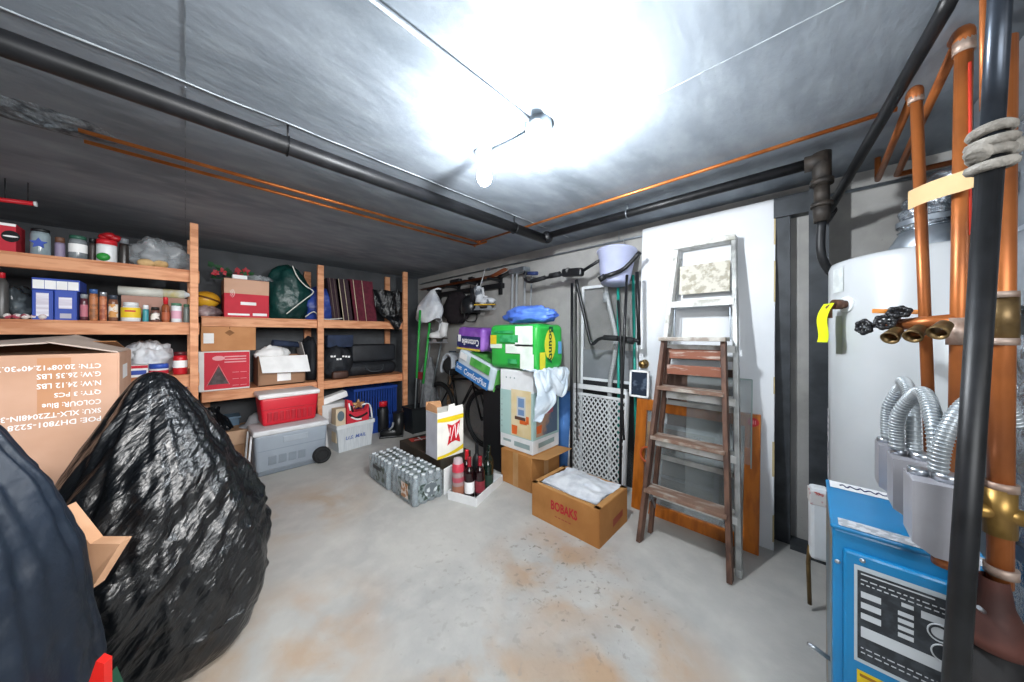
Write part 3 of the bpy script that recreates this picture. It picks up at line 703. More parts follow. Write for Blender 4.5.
P('handle', MB().tube([(-w*.2,-.08,.13),(-w*.12,-.13,.06),(w*.12,-.13,.06),(w*.2,-.08,.13)], .008, 6, smooth=5), M('grey_webbing','#3b4147',.7), t)
O('suitcase', MB().box((0,0,.11), (w*.95,.24,.22), .03, seg=3), M('soft_black_case','#1a1d22',.6,c2='#22262c',scale=8), 'black suitcase lying on top of the duffel bag', 'suitcase', (x+.02,4.2,zL+.175))
# below the shelves
x, w, h, loc = boxx(354, 397, 387, 4.0, 0, .34)
t = T('laundry_basket', 'blue slotted plastic laundry basket on the floor under the corner shelf', 'basket', (x,4.19,0))
mb = MB(); W, D, H = w*.96, .36, h
for a in (-1, 1):
    mb.bb(-W/2,W/2,a*D/2-.006,a*D/2+.006,0,H*.35); mb.bb(a*W/2-.006,a*W/2+.006,-D/2,D/2,0,H*.35)
    for k in range(17):
        xx = -W/2+W*k/16; mb.bb(xx-.008,xx+.008,a*D/2-.005,a*D/2+.005,H*.35,H)
    for k in range(11):
        yy = -D/2+D*k/10; mb.bb(a*W/2-.005,a*W/2+.005,yy-.008,yy+.008,H*.35,H)
mb.bb(-W/2,W/2,-D/2,D/2,0,.012); bask = M('blue_basket_plastic','#1d3f8c',.4)
P('body', mb, bask, t)
mb = MB()
for a in (-1, 1): mb.bb(-W/2-.015,W/2+.015,a*D/2-.014,a*D/2+.014,H-.03,H); mb.bb(a*W/2-.014,a*W/2+.014,-D/2,D/2,H-.03,H)
P('rim', mb, bask, t)
O('laundry_pile', blob(W*.4,.13,.4, 77, .15, 30, 2, .2, .1), navy, 'dark blue clothes heaped inside the slotted basket', 'clothes', (x,4.19,.02))
x, w, h, loc = boxx(323, 350, 404, 3.86, 0, .2)
t = T('white_carton', 'plain white carton standing behind the mail bin', 'box', (x,3.99,0))
P('carton', MB().box((0,0,h/2), (w,.22,h), .004), M('bright_card','#d9dadb',.8), t)
t2 = T('foam_block', 'long white foam piece lying across the plain white carton', 'foam', (x-.01,3.97,h+.001))
P('block', MB().box((0,0,.058), (.29,.12,.07), .012, R=Matrix.Rotation(-.26,3,'Y')), white_p, t2)
O('rag', blob(.1,.08,.06, 81, .2, 30, 2, .2, .15), M('blue_rag','#7f9fc4',.9), 'light blue rag on the floor against the shelf post', 'rag', (XA(322,4.15)+.04,4.25,0))
x, w, h, loc = boxx(229, 262, 408, 3.95, 0, .3)
t = T('cardboard_box', 'brown cardboard box with a bent flap behind the grey cooler', 'box', (x+.04,4.15,0))
P('carton', MB().box((0,0,.165), (.40,.32,.33), .004), M('brown_card','#a68365',.85,c2='#98775a'), t)
P('flap', MB().prism([(-.2,-.161,.33),(.15,-.161,.33),(.17,-.20,.22),(-.18,-.2,.20)], (0,-.005,0)), M('brown_card2','#b5957a',.85), t)
O('sun_hat', MB().lathe([(.001,.12),(.04,.118),(.08,.09),(.10,.04),(.115,.012),(.16,.002),(.16,0),(.1,.0)], 32), M('pale_felt','#a9adb3',.9), 'pale grey hat resting on the brown cardboard box', 'hat', (x+.12,4.11,.332))
x, w, h, loc = boxx(196, 228, 398, 3.9, 0, .3)
O('trash_bag', sack([(.001,0),(.14,0),(.17,.12),(.16,.3),(.12,.42),(.05,.5),(.06,.55)], 60, 40, 91, .1, .08, 9, creases=.06), poly_b, 'knotted black bag under the shelf between the post and brown box', 'bag', (XA(212,4.02)-.0,4.16,0))
t = T('storage_tote', 'blue-grey plastic tote under the shelf beside the knotted black bag', 'box', (XA(226,4.3)+.02,4.33,0))
P('tote', MB().box((0,0,.2), (.16,.2,.4), .01), M('slate_plastic','#4a6378',.5), t); P('lid', MB().box((0,0,.41), (.18,.22,.02), .005), M('slate_lid','#5a7388',.5), t)

# ---------------------------------------------------------------- coolers
gcol = M('cooler_grey','#8f99a4',.5,c2='#868f9a',scale=4); glid = M('cooler_lid','#cfd1d4',.5)
CY = 3.46
t = T('wheeled_cooler', 'big grey wheeled cooler on the floor under the red cooler', 'cooler', (.695,CY+.185,0))
W, D = .57, .35
mb = MB()
bm = [(-W/2+.02,-D/2+.015),(W/2-.02,-D/2+.015),(W/2-.02,D/2-.015),(-W/2+.02,D/2-.015)]
mb.box((0,0,.2), (W,D,.34), .03, seg=4)
mb.v = [Vector((v.x*(1-.06*(1-(v.z-.03)/.34)), v.y*(1-.06*(1-(v.z-.03)/.34)), v.z)) for v in mb.v]
P('body', mb, gcol, t)
P('base', MB().box((0,0,.03), (W*.9,D*.88,.06), .012), M('cooler_base','#6f7881',.6), t)
P('lid', MB().box((0,0,.383), (W+.02,D+.02,.05), .016, seg=4), glid, t)
mb = MB(); fq(mb, -W*.46, W*.46, .222, .228, -D/2+.004)
for k in range(4): mb.bb(-W*.33+k*.075,-W*.33+.062+k*.075,-D/2-.001+.006,-D/2+.02,.09,.17,.005)
P('molded_panel', mb, M('cooler_shade','#7b858f',.5), t)
mb = MB(); mb.bb(-W*.14,W*.2,-D/2-.003,-D/2+.01,.27,.325,.004); P('nameplate', mb, M('cooler_relief','#99a2ac',.5), t)
wm = MB(); wm.cyl((0,-.022,0),(0,.022,0), .075, n=32)
for s in (-1, 1):
    wh = P('wheel', MB().cyl((W*.40,s*(D/2+.008)-.024,.078),(W*.40,s*(D/2+.008)+.024,.078), .077, n=36).torus((W*.40,s*(D/2+.012)-.018*(s<0)*1.0,.078), .06, .014, (0,1,0), 36, 8), rubber, t)
    P('hub', MB().cyl((W*.40,s*(D/2+.034),.078),(W*.40,s*(D/2+.03)+.004*s,.078), .03, n=20), M('hub_grey','#3a3d40',.5), wh)
mb = MB()
for s in (-.7, .7): mb.beam((-W/2-.012,s*D*.42,.36),(-W/2-.03,s*D*.42,.10), .014, .035, (1,0,0), .004)
mb.beam((-W/2-.03,-D*.3,.11),(-W/2-.03,D*.3,.11), .02, .03, (1,0,0), .004)
P('handle', mb, white, t, 'white swing handle')
t = T('red_cooler', 'red cooler with a white lid standing on the grey wheeled cooler', 'cooler', (.70,3.745,.408))
W, D, H = .47, .29, .26
mb = MB().box((0,0,H/2), (W,D,H), .025, seg=4)
mb.v = [Vector((v.x*(.90+.10*v.z/H), v.y*(.90+.10*v.z/H), v.z)) for v in mb.v]
P('body', mb, M('cooler_red','#c91f30',.4,c2='#bd1b2b',scale=4), t)
P('lid', MB().box((0,0,H+.015), (W+.02,D+.02,.045), .014, seg=4), M('lid_white','#e4e2e2',.45), t)
mb = MB()
for k in range(8): mb.bb(-W*.38+k*.046,-W*.38+.034+k*.046,-D/2+.004,-D/2+.03,.035,.125,.005)
mb.bb(-W*.46,W*.46,-D/2+.0,-D/2+.02,.148,.155)
P('molded_ribs', mb, M('cooler_red_shade','#b01a2a',.4), t)

# ---------------------------------------------------------------- mail bin
binm = M('corrugated_bin','#c3c8cc',.5,c2='#b4babf',scale=6,stretch=(14,14,1)); 
t = T('mail_bin', 'white corrugated plastic mail tote with blue lettering on the floor beside the cooler', 'bin', (1.285,3.74,0), .10)
W, D, H = .40, .27, .29
mb = MB()
def tub(mb, W, D, H, k=.88, th=.006):
    o = [(-1,-1),(1,-1),(1,1),(-1,1)]
    vs = []
    for (s, z) in ((k,0),(1,H)):
        for a, b in o: vs.append((a*W/2*s, b*D/2*s, z))
    for (s, z) in ((k,.008),(1,H)):
        for a, b in o: vs.append((a*(W/2*s-th), b*(D/2*s-th), z))
    f = [(0,1,2,3),(8,9,10,11)]
    for i in range(4):
        j = (i+1) % 4; f += [(i,j,4+j,4+i),(8+i,8+j,12+j,12+i),(4+i,4+j,12+j,12+i)]
    mb.add(vs, f); return mb
P('body', tub(mb, W, D, H), binm, t)
mb = MB()
for s in (-1, 1): mb.bb(-W/2-.008,W/2+.008,s*D/2-.008,s*D/2+.004,H-.04,H+.002,.003); mb.bb(s*W/2-.006,s*W/2+.006,-D/2,D/2,H-.04,H+.002,.003)
P('rim', mb, M('bin_rim','#cdd1d4',.45), t)
mb = MB(); text(mb, 'U.S. MAIL', (0,-D/2+.002,.14), (1,0,0), (0,-.13,1), w=.22, fat=.015, slant=.2); P('lettering', mb, M('postal_blue','#4660a8',.6), t)
bx = Vector((1.285,3.74,0))
t = T('gift_bag', 'red paper bag with black and white graphics standing in the mail bin', 'bag', (1.30,3.70,.10), .10)
P('bag', MB().bb(-.10,.14,-.075,.05,0,.30).prism([(-.10,-.075,.3),(-.02,-.075,.3),(-.05,-.075,.43),(-.1,-.075,.45)], (0,.06,0)).prism([(.10,-.075,.3),(.14,-.075,.3),(.14,-.075,.36)], (0,.06,0)), red_p, t)
mb = MB(); mb.tube([(-.08,-.078,.29),(-.02,-.078,.24),(.06,-.078,.245),(.12,-.078,.27)], .012, 6, smooth=4).tube([(-.06,-.078,.38),(-.04,-.078,.31)], .011, 6); P('swoosh', mb, black_m, t)
mb = MB().tube([(-.06,-.082,.255),(0,-.082,.22),(.05,-.082,.215)], .01, 6, smooth=4); P('graphic', mb, white_p, t); P('graphic', MB().tube([(-.085,-.08,.41),(-.07,-.08,.33)], .008, 6), white_p, t)
t = T('book', 'book with a round grey picture at the corner of the mail bin', 'book', (1.145,3.695,.10), .10)
P('cover', MB().bb(-.05,.05,-.06,.05,0,.36,.003), M('tan_cover','#c8b79c',.7), t); mb = MB(); disc(mb, (0,-.061,.28), .036, .055); P('picture', mb, M('grey_picture','#5a6a74',.6), t)
t = T('knitted_toy', 'brown knitted star-shaped toy lying on the red bag in the mail bin', 'toy', (1.37,3.74,.402))
mb = MB()
for k in range(5):
    a = k*2*PI/5+PI/2; mb.tube([(0,0,.05),(.07*math.cos(a),.01,.055+.06*math.sin(a)*.9)], .02, 8, rr=lambda q: .026*(1-.6*q))
mb.sph((0,0,.05), .03, 10); P('body', mb, M('brown_knit','#8a5f3c',.9,c2='#c9a878',scale=20), t)
t = T('coat_hanger', 'white plastic hanger hooked over the end of the mail bin', 'hanger', (1.49,3.76,.0))
P('hook', MB().tube([(-.20,.0,.42),(-.05,-.02,.45),(.0,-.03,.43),(.02,-.03,.36),(.025,-.04,.24),(.02,-.04,.15)], .010, 8, smooth=4), white, t)

# ---------------------------------------------------------------- corner: boot, black bin, poles
bx_, by_ = XA(391,3.75), 3.75
t = T('rubber_boot', 'black rubber boot standing on the floor beside the mail bin', 'boot', (XA(392,3.70)+.02,3.70,0), -.5)
mb = MB(); mb.tube([(.06,0,.02),(.06,0,.12),(.055,0,.3)], .06, 16, rr=lambda q: .055+.012*q).sph((-.03,0,.055), (.13,.05,.06), 14).bb(-.16,.115,-.05,.05,0,.025,.008)
P('boot', mb, M('glossy_rubber','#17191b',.35), t)
P('laces', MB().tube([(-.05,-.05,.1),(-.01,-.055,.14),(.0,-.06,.19)], .012, 6), M('grey_lace','#8b9096',.6), t)
jar('spray_bottle', 'black bottle with a round red cap behind the rubber boot', 'bottle', 379, 391, 402, 3.95, 0, black, red, .16, None, None, .75)
t = T('waste_bin', 'black plastic bin holding ski poles in the corner', 'bin', (2.08,3.72,0))
P('body', tub(MB(), .25, .25, .32, .82), M('bin_black','#1d2123',.45), t)
P('rim', MB().bb(-.135,.135,-.135,-.12,.30,.325).bb(-.135,.135,.12,.135,.30,.325).bb(-.135,-.12,-.13,.13,.30,.325).bb(.12,.135,-.13,.13,.30,.325), black, t)
gp = M('green_pole','#2f9d45',.35); gr = M('grey_pole','#6d7376',.4,.3)
for i, (dx, dy, tx, ty, h, mat_, lab) in enumerate(((-.07,-.07,.06,-.02,1.32,gp,'bright green ski pole, the tallest standing in the black bin'), (-.02,-.085,.10,-.06,1.18,gp,'bright green ski pole beside the tallest one in the black bin'), (.03,-.06,.14,.02,1.12,gr,'grey ski pole leaning in the black bin behind the green ones'), (.07,-.08,.20,-.05,1.06,gr,'grey ski pole standing at the white bag side of the black bin'))):
    t = T('ski_pole', lab, 'pole', (2.08+dx,3.72+dy,.012), 0, None); h *= 1.18
    P('shaft', MB().tube([(0,0,0),(tx,ty,h*.8)], .010, 8), gr, t); P('grip', MB().tube([(tx*.55,ty*.55,h*.44),(tx*1.25,ty*1.25,h)], .015, 8), mat_, t)
# items hung on the wall near the corner
t = T('ski_rack', 'black rack on the wall holding orange skis and skates above the bicycle', 'rack', (XB-.001,0,0))
P('rail', MB().bb(-.06,-.0,2.55,4.1,1.79,1.85,.005), black, t)
for y in (2.6, 3.0, 3.4, 3.85): P('arm', MB().bb(-.22,-.02,y-.015,y+.015,1.87,1.89).bb(-.04,-.0,y-.015,y+.015,1.72,1.95), black, t)
for i, (z, mt, lab, dx) in enumerate(((1.905,M('orange_ski','#a8582a',.4,c2='#8a4420',scale=6),'orange wooden ski lying on top of the wall rack',0), (1.905,M('black_ski','#25262a',.35),'black ski lying behind the orange ski on the wall rack',.11))):
    t = T('ski', lab, 'ski', (2.37+dx,0,z))
    def skf(u, v): return Vector(((v-.5)*.07, 2.35+1.75*u, .0+.05*max(0, .12-u)/.12+.008))
    P('ski', MB().grid(skf, 30, 2).grid(lambda u, v: skf(u, v)+Vector((0,0,-.012)), 30, 2), mt, t)
    P('binding', MB().bb(-.03,.03,3.15,3.35,.008,.05,.01), black, t); P('toe_piece', MB().bb(-.025,.025,2.9,2.98,.008,.04,.01), black, t)
t = T('helmet', 'black ski helmet hanging under the wall rack between white bag and skates', 'helmet', (2.41,3.0,1.52))
P('shell', MB().lathe([(.001,.22),(.06,.21),(.105,.16),(.125,.09),(.12,.0),(.11,-.01)], 28), M('helmet_black','#1b1d20',.3), t)
P('strap', MB().tube([(-.1,-.0,.0),(-.08,0,-.09),(.0,0,-.11),(.08,0,-.09),(.1,0,0)], .008, 6, smooth=4).tube([(0,0,.21),(0,0,.34)], .006, 6), black, t)
t = T('sports_bag', 'dark cloth bag hanging under the wall rack behind the skates', 'bag', (2.45,3.35,1.40))
P('bag', blob(.075,.28,.40, 101, .12, 40, 1.8, .1, .1), M('plum_black','#1e181d',.8), t)
t = T('shopping_bag', 'white plastic carrier bag hanging from the wall rack near the corner', 'bag', (2.26,3.66,1.44))
def hangbag(u, v):
    a = 2*PI*u; w = .04+.20*min(1, v*1.8)*(1-.25*max(0, v-.75)*4*.5); k = 1+.18*noise.noise(Vector((math.cos(a)*2, math.sin(a)*2, v*3+4)))
    return Vector((.10*math.cos(a)*k*(w/.17), .17*math.sin(a)*k*(w/.17)-.10*(1-v)+.05, .40*(1-v)-.0+.03*math.sin(3*a)*v))
P('bag', MB().grid(hangbag, 48, 24), poly_w, t)
P('handle', MB().tube([(0,-.05,.40),(.06,-.08,.43),(.10,-.10,.42)], .012, 8), poly_w, t)
def skate(name, label, loc, rz, boot, accent):
    t = T(name, label, 'skate', loc, rz)
    mb = MB(); mb.sph((.05,0,.075), (.11,.042,.045), 12).tube([(-.035,0,.06),(-.04,0,.13),(-.06,0,.24)], .05, 14, rr=lambda q: .052-.006*q)
    P('boot', mb, boot, t)
    P('sole', MB().bb(-.09,.155,-.035,.035,.028,.04,.004), accent, t)
    P('blade', MB().prism([(-.10,-.003,-.025),(.14,-.003,-.025),(.17,-.003,-.005),(.165,-.003,.0),(.11,-.003,-.008),(.10,-.003,.03),(.06,-.003,.03),(.05,-.003,-.008),(-.03,-.003,-.008),(-.04,-.003,.03),(-.08,-.003,.03),(-.085,-.003,-.008),(-.10,-.003,-.01)], (0,.006,0)), steel, t)
    P('laces', MB().tube([(.06,0,.118),(.015,0,.135),(.0,0,.23)], .014, 8), M('white_lace','#c9ccd0',.8), t)
    P('hanging_lace', MB().tube([(-.03,0,.24),(.0,0,.33),(.03,0,.44)], .004, 6), M('white_lace','#c9ccd0',.8), t)
    return t
skate('ice_skate', 'white figure skate hanging below the white carrier bag', (2.28,3.46,1.17), 2.25, M('skate_white','#dcdcdc',.45), M('skate_sole','#2c2420',.5))
skate('ice_skate', 'white and yellow ice skate hanging under the orange ski', (2.34,2.70,1.56), -1.0, M('skate_grey','#c2c6cb',.45,c2='#5a6068',scale=12,lo=.48,hi=.55), M('skate_yellow','#d2a92a',.5))
t = T('hockey_skate', 'black and silver ice skate hanging beside the white and yellow one', 'skate', (2.40,2.86,1.60), -1.2)
P('boot', MB().sph((.04,0,.07), (.10,.042,.045), 12).tube([(-.04,0,.05),(-.05,0,.2)], .048, 12), M('skate_black','#22252a',.4), t); P('blade', MB().bb(-.09,.14,-.003,.003,-.02,.03), steel, t)
P('hanging_lace', MB().tube([(-.03,0,.2),(.0,0,.26)], .004, 6), M('white_lace','#c9ccd0',.8), t)
t = T('cardboard_tube', 'tan cardboard tube standing behind the beer carton by the wall', 'tube', (2.38,3.42,0))
P('tube', MB().cyl((0,0,0),(.06,0,1.02), .045, n=20), M('tan_tube','#8a6f55',.8), t); P('cap', MB().cyl((.06,0,1.02),(.0612,0,1.04), .047, n=20), M('slate_cap','#4a5a66',.5), t)
t = T('laundry_bag', 'white mesh bag with red print slumped by the wall behind the beer carton', 'bag', (2.26,3.72,0))
P('bag', sack([(.001,0),(.07,0),(.10,.1),(.11,.4),(.10,.75),(.05,.9),(.055,.95)], 40, 40, 111, .12, .1), M('grey_white_mesh','#75777a',.8,c2='#5f6164',scale=24), t)
P('print', MB().bb(-.118,-.09,-.07,.07,.66,.76,.01), M('red_mesh_print','#8f2b32',.8), t)

# ---------------------------------------------------------------- bicycle along the wall
t = T('bicycle', 'black bicycle leaning along the wall behind the boxes and bottles', 'bicycle', (2.30,0,0))
frm = M('bike_black','#141517',.35)
def wheel(y):
    w_ = P('wheel', MB().torus((0,y,.32), .30, .024, (1,0,0), 48, 10), rubber, t)
    mb = MB()
    for k in range(24):
        a = 2*PI*k/24; mb.tube([(.02*(-1)**k, y, .32), (0, y+.28*math.cos(a), .32+.28*math.sin(a))], .0022, 4)
    P('spokes', mb, galv, w_); P('rim', MB().torus((0,y,.32), .272, .010, (1,0,0), 48, 8), M('dark_rim','#2c2f33',.35,.5), w_)
    P('hub', MB().cyl((-.035,y,.32),(.035,y,.32), .022), frm, w_)
wheel(2.63); wheel(3.50)
mb = MB().tube([(0,2.86,.74),(0,3.22,.70)], .016, 8).tube([(0,2.84,.66),(0,3.10,.30)], .018, 8).tube([(0,3.10,.30),(0,3.26,.82)], .015, 8).tube([(0,3.10,.30),(0,3.5,.32)], .012, 8).tube([(0,3.22,.68),(0,3.5,.32)], .011, 8)
P('frame', mb, frm, t)
P('fork', MB().tube([(-.04,2.63,.32),(-.04,2.74,.6),(0,2.82,.66),(0,2.87,.84)], .012, 8).tube([(.04,2.63,.32),(.04,2.74,.6),(0,2.82,.66)], .012, 8), frm, t)
P('handlebar', MB().tube([(-.19,2.95,.93),(-.14,2.87,.92),(0,2.87,.87),(.14,2.87,.92),(.19,2.95,.93)], .012, 8, smooth=4), frm, t)
P('saddle', MB().sph((0,3.28,.86), (.06,.13,.035), 12), black, t)
P('crank', MB().cyl((-.05,3.10,.30),(.05,3.10,.30), .02).torus((-.035,3.10,.30), .07, .006, (1,0,0), 24, 6).beam((-.055,3.10,.30),(-.055,3.02,.17), .012, .02).bb(-.13,-.05,2.98,3.06,.155,.175), frm, t)
t = T('bike_helmet', 'silver grey bicycle helmet hanging on the handlebar above the bicycle', 'helmet', (2.10,2.93,.80))
mb = MB()
for k in range(6):
    a = -.5+k*.2; mb.tube([(-.02+.13*math.sin(a),-.10,.08),(.0+.11*math.sin(a),-.05,.2),(.1*math.sin(a),.06,.23),(.12*math.sin(a),.14,.12),(.12*math.sin(a),.15,.02)], .017, 8, smooth=5)
P('shell', mb, M('silver_helmet','#9da2a8',.35,c2='#84898f',scale=6), t)
P('liner', MB().sph((0,.01,.10), (.10,.13,.11), 14), black_m, t); P('strap', MB().tube([(-.08,-.05,.06),(-.07,0,-.1),(0,.02,-.16)], .007, 6), black, t)
# ---------------------------------------------------------------- water bottles, beer cartons, wine
petm = M('pet_water','#87929a',.1,alpha=.8,c2='#a5b0b6',scale=24); capm = M('white_cap','#ccd2d6',.4)
film = M('pack_print','#5d6660',.35,c2='#9aa3a0',scale=9,lo=.46,hi=.52)
bprof = [(.001,.0),(.027,.0),(.030,.008),(.030,.05),(.0285,.055),(.030,.06),(.030,.12),(.0285,.125),(.030,.13),(.028,.155),(.013,.186),(.0125,.198)]
bmesh_ = capmesh_ = None
def pack(x, y, lab, n):
    global bmesh_, capmesh_
    for i in range(4):
        for j in range(6):
            bx = x+(i-1.5)*.0635; by = y+(j-2.5)*.0605
            if bmesh_ is None:
                t = T('water_bottle', '', 'bottle', (bx,by,0), 0, 'water bottles in the shrink-wrapped packs')
                a = P('bottle', MB().lathe(bprof, 14), petm, t); b = P('cap', MB().cyl((0,0,.196),(0,0,.214), .0145, n=14), capm, t)
                bmesh_ = a; capmesh_ = b
            else:
                t = T('water_bottle', '', 'bottle', (bx,by,0), 0, 'water bottles in the shrink-wrapped packs')
                for s in (bmesh_, capmesh_):
                    c = s.copy(); COL.objects.link(c); c.parent = t
            t['label'] = 'clear plastic water bottle with white cap in a shrink-wrapped pack'
    t = T('pack_wrap', lab, 'wrap', (x,y,0))
    fl = M('clear_wrap','#aab4b8',.12,alpha=.34,bump=.8,bscale=20)
    W, D, H = .262, .372, .205
    mb = MB(); mb.box((0,0,H/2+.001), (W,D,H), .02); P('film', mb, fl, t)
    mb = MB()
    fq(mb, -W*.36, W*.36, .03, .15, -D/2-.002); sq(mb, -W/2-.002, -D*.38, D*.12, .03, .17); mb.quad((-W*.42,-D*.36,H+.003),(W*.42,-D*.36,H+.003),(W*.42,D*.30,H+.003),(-W*.42,D*.30,H+.003))
    P('printed_film', mb, M('film_print_%d' % n, '#8c989c' if n else '#98a3a6', .3, c2='#3c4a3e' if n else '#33483c', scale=22, lo=.46, hi=.56, alpha=.72), t)
    mb = MB()
    if n == 0:
        sq(mb, -W/2-.003, -D*.30, -D*.02, .04, .15)
    else: sq(mb, -W/2-.003, -D*.2, D*.22, .12, .15)
    P('emblem', mb, M('amber_picture','#a5734a',.5,c2='#d9cfc6',scale=30,lo=.48,hi=.55) if n == 0 else M('dark_banner','#2f3336',.5), t)
    mb = MB(); disc(mb, (0.01,-D/2-.003,.095), .055, .055); P('seal', mb, M('grey_seal','#5e666b',.5,c2='#c8d0d3',scale=22,lo=.48,hi=.55), t)
pack(1.262, 2.245, 'clear shrink wrap of the water pack with the amber picture, beside the wine tray', 0)
pack(1.245, 2.63, 'clear shrink wrap of the water pack standing further from the wine tray', 1)
t = T('beer_case', 'flat dark brown drinks case with a red emblem behind the water packs', 'box', (1.575,2.50,0))
P('carton', MB().box((0,0,.12), (.31,.70,.24), .004), M('dark_case','#33291f',.7,c2='#2a2620',scale=8), t)
mb = MB(); mb.quad((-.10,.22,.241),(.06,.18,.241),(.08,.28,.241),(-.08,.32,.241)); P('emblem', mb, M('case_red','#a8322b',.6), t)
mb = MB(); mb.quad((-.06,.235,.242),(.05,.21,.242),(.052,.225,.242),(-.058,.25,.242)).quad((-.01,.20,.242),(.005,.197,.242),(.02,.30,.242),(.004,.303,.242)); P('emblem_print', mb, white_p, t)
# beer carton with bow tie emblem
t = T('beer_carton', 'white and yellow beer carton with a red bow-tie emblem on the dark case', 'box', (1.53,2.255,.243), -.05)
W, D, H = .25, .185, .375
wh = M('beer_white','#e9e7df',.6)
P('carton', MB().bb(-W/2,W/2,-D/2,D/2,0,H), wh, t)
mb = MB(); sq(mb, -W/2-.001, -D/2, D/2, .0, H*.98); P('grey_side', mb, M('beer_side','#b9bcc6',.6), t)
yl = M('beer_yellow','#e5c81e',.5)
mb = MB()
N = 24
def yb(u): return .80*H+.035*math.sin(u*PI*1.0)-.0*u
vs = []
for i in range(N+1):
    u = i/N; x = -W/2+W*u
    vs += [(x,-D/2-.001,H*.80-.012*math.sin(u*PI)), (x,-D/2-.001,H*(.87)+.01*u)]
mb.add(vs, [(2*i,2*i+2,2*i+3,2*i+1) for i in range(N)]); P('yellow_band', mb, yl, t); mb = MB()
vs = []
for i in range(N+1):
    u = i/N; x = -W/2+W*u
    vs += [(x,-D/2-.001,0.0+.10*u*u*H), (x,-D/2-.001,H*(.06+.14*u*u))]
mb.add(vs, [(2*i,2*i+2,2*i+3,2*i+1) for i in range(N)])
P('yellow_band', mb, yl, t)
mb = MB(); y_ = -D/2-.002; cx, cz = .03, .5*H
pts = [(-.075,.11),(-.02,.085),(.03,.105),(.075,.13),(.06,.05),(.05,0),(.065,-.05),(.075,-.115),(.02,-.085),(-.03,-.095),(-.075,-.12),(-.06,-.05),(-.052,0),(-.062,.05)]
mb.add([(cx+a*.85, y_, cz+b*.78) for a, b in pts], [list(range(len(pts)))]); P('emblem', mb, M('beer_red','#c3202c',.5), t)
mb = MB(); mb.tube([(cx-.03,y_,cz-.06),(cx+.01,y_,cz+.07),(cx+.02,y_,cz-.05),(cx+.045,y_,cz+.07),(cx+.035,y_,cz-.02)], .0035, 5, smooth=4); mb.tube([(cx-.04,y_,cz-.02),(cx-.035,y_,cz+.05)], .004, 5)
P('script', mb, white_p, t)
P('flap', MB().prism([(-W/2,-D/2,H),(-W/2,D/2,H),(-W/2+.02,D/2,H+.06),(-W/2+.02,-D/2+.04,H+.045)], (-.004,0,0)).prism([(-W/2,D/2,H),(W*.1,D/2,H),(W*.05,D/2,H+.055),(-W/2,D/2,H+.065)], (0,.004,0)), M('beer_inside','#b98a63',.8), t, 'brown inner flap')
P('front_flap', MB().prism([(-W*.1,-D/2+.0,H),(W/2,-D/2+.0,H),(W/2,-D/2+.01,H+.035),(W*.2,-D/2+.01,H+.03),(W*.18,-D/2+.01,H+.055),(-W*.05,-D/2+.01,H+.05)], (0,.004,0)), wh, t)
# tray of bottles
ta = .32
t = T('cardboard_tray', 'shallow white cardboard tray on the floor holding wine bottles', 'tray', (1.62,1.94,0), ta)
W, D, H = .42, .25, .065
mb = MB().bb(-W/2,W/2,-D/2,D/2,0,.006)
for s in (-1, 1): mb.bb(-W/2,W/2,s*D/2-.004,s*D/2+.004,0,H).bb(s*W/2-.004,s*W/2+.004,-D/2,D/2,0,H)
P('tray', mb, M('white_tray','#dedfe0',.8), t)
def tr(lx, ly): return (1.62+lx*math.cos(ta)-ly*math.sin(ta), 1.94+lx*math.sin(ta)+ly*math.cos(ta), .007)
def bottle(lx, ly, lab, gl, foilm, labm, h=.31):
    t = T('wine_bottle', lab, 'bottle', tr(lx, ly), 0)
    k = h/.31
    P('bottle', MB().lathe([(.001,0),(.036,0),(.038,.01),(.038,.19*k),(.032,.215*k),(.0155,.24*k),(.0145,.30*k),(.001,.30*k)], 24), gl, t)
    P('foil', MB().lathe([(.0158,.232*k),(.0152,.302*k),(.016,.304*k),(.016,.31*k),(.001,.311*k)], 20), foilm, t)
    P('label', MB().lathe([(.0387,.045),(.0387,.13)], 24), labm, t)
dkred = M('dark_red_glass','#1c0a0e',.12,coat=.4)
bottle(-.13,-.015,'dark wine bottle with a white label in the front of the tray', dkred, wine, white_p)
bottle(-.082,-.08,'dark wine bottle with a dark red label and red foil top in the tray', dkred, wine, M('wine_label','#7d2430',.6))
bottle(.035,-.085,'green wine bottle with a dark label beside the red-foil bottle', dkgreen, dkgreen, M('moss_label','#20352b',.6))
bottle(-.06,.055,'wine bottle with red foil top standing behind the white-labelled one', dkred, red, M('ruby_label','#8c2a34',.6), .33)
bottle(.05,.03,'tall black wine bottle at the rear of the tray', black, black, M('night_label','#1a1c20',.6), .35)
bottle(.11,-.05,'slim green bottle at the rear corner of the tray by the kraft box', dkgreen, dkgreen, dkgreen, .33)
t = T('drink_bottle', 'plastic drink bottle with a red cap and brown bottom at the tray corner', 'bottle', tr(-.165,.065))
P('body', MB().lathe([(.001,0),(.042,0),(.045,.01),(.045,.19),(.04,.2),(.044,.21)], 24), M('pink_drink','#a58c8c',.2,alpha=.85), t)
P('contents', MB().lathe([(.0456,.012),(.0456,.10)], 24), M('brown_powder','#96614c',.7), t)
P('label', MB().lathe([(.0458,.13),(.0458,.165)], 24), M('magenta_label','#a84a58',.6), t)
P('lid', MB().lathe([(.046,.205),(.047,.235),(.040,.26),(.025,.285),(.001,.29)], 24), M('pink_lid','#c33a4c',.35), t)
P('cap', MB().lathe([(.038,.262),(.032,.30),(.001,.31)], 20), M('clear_cap','#cfc0c4',.2,alpha=.7), t)

O('white_card', MB().box((0,0,.10), (.10,.012,.20), .003, R=Matrix.Rotation(.32,3,'Z')), white_p, 'white card standing on edge between the water pack and the wine tray', 'card', (1.445,2.085,0))
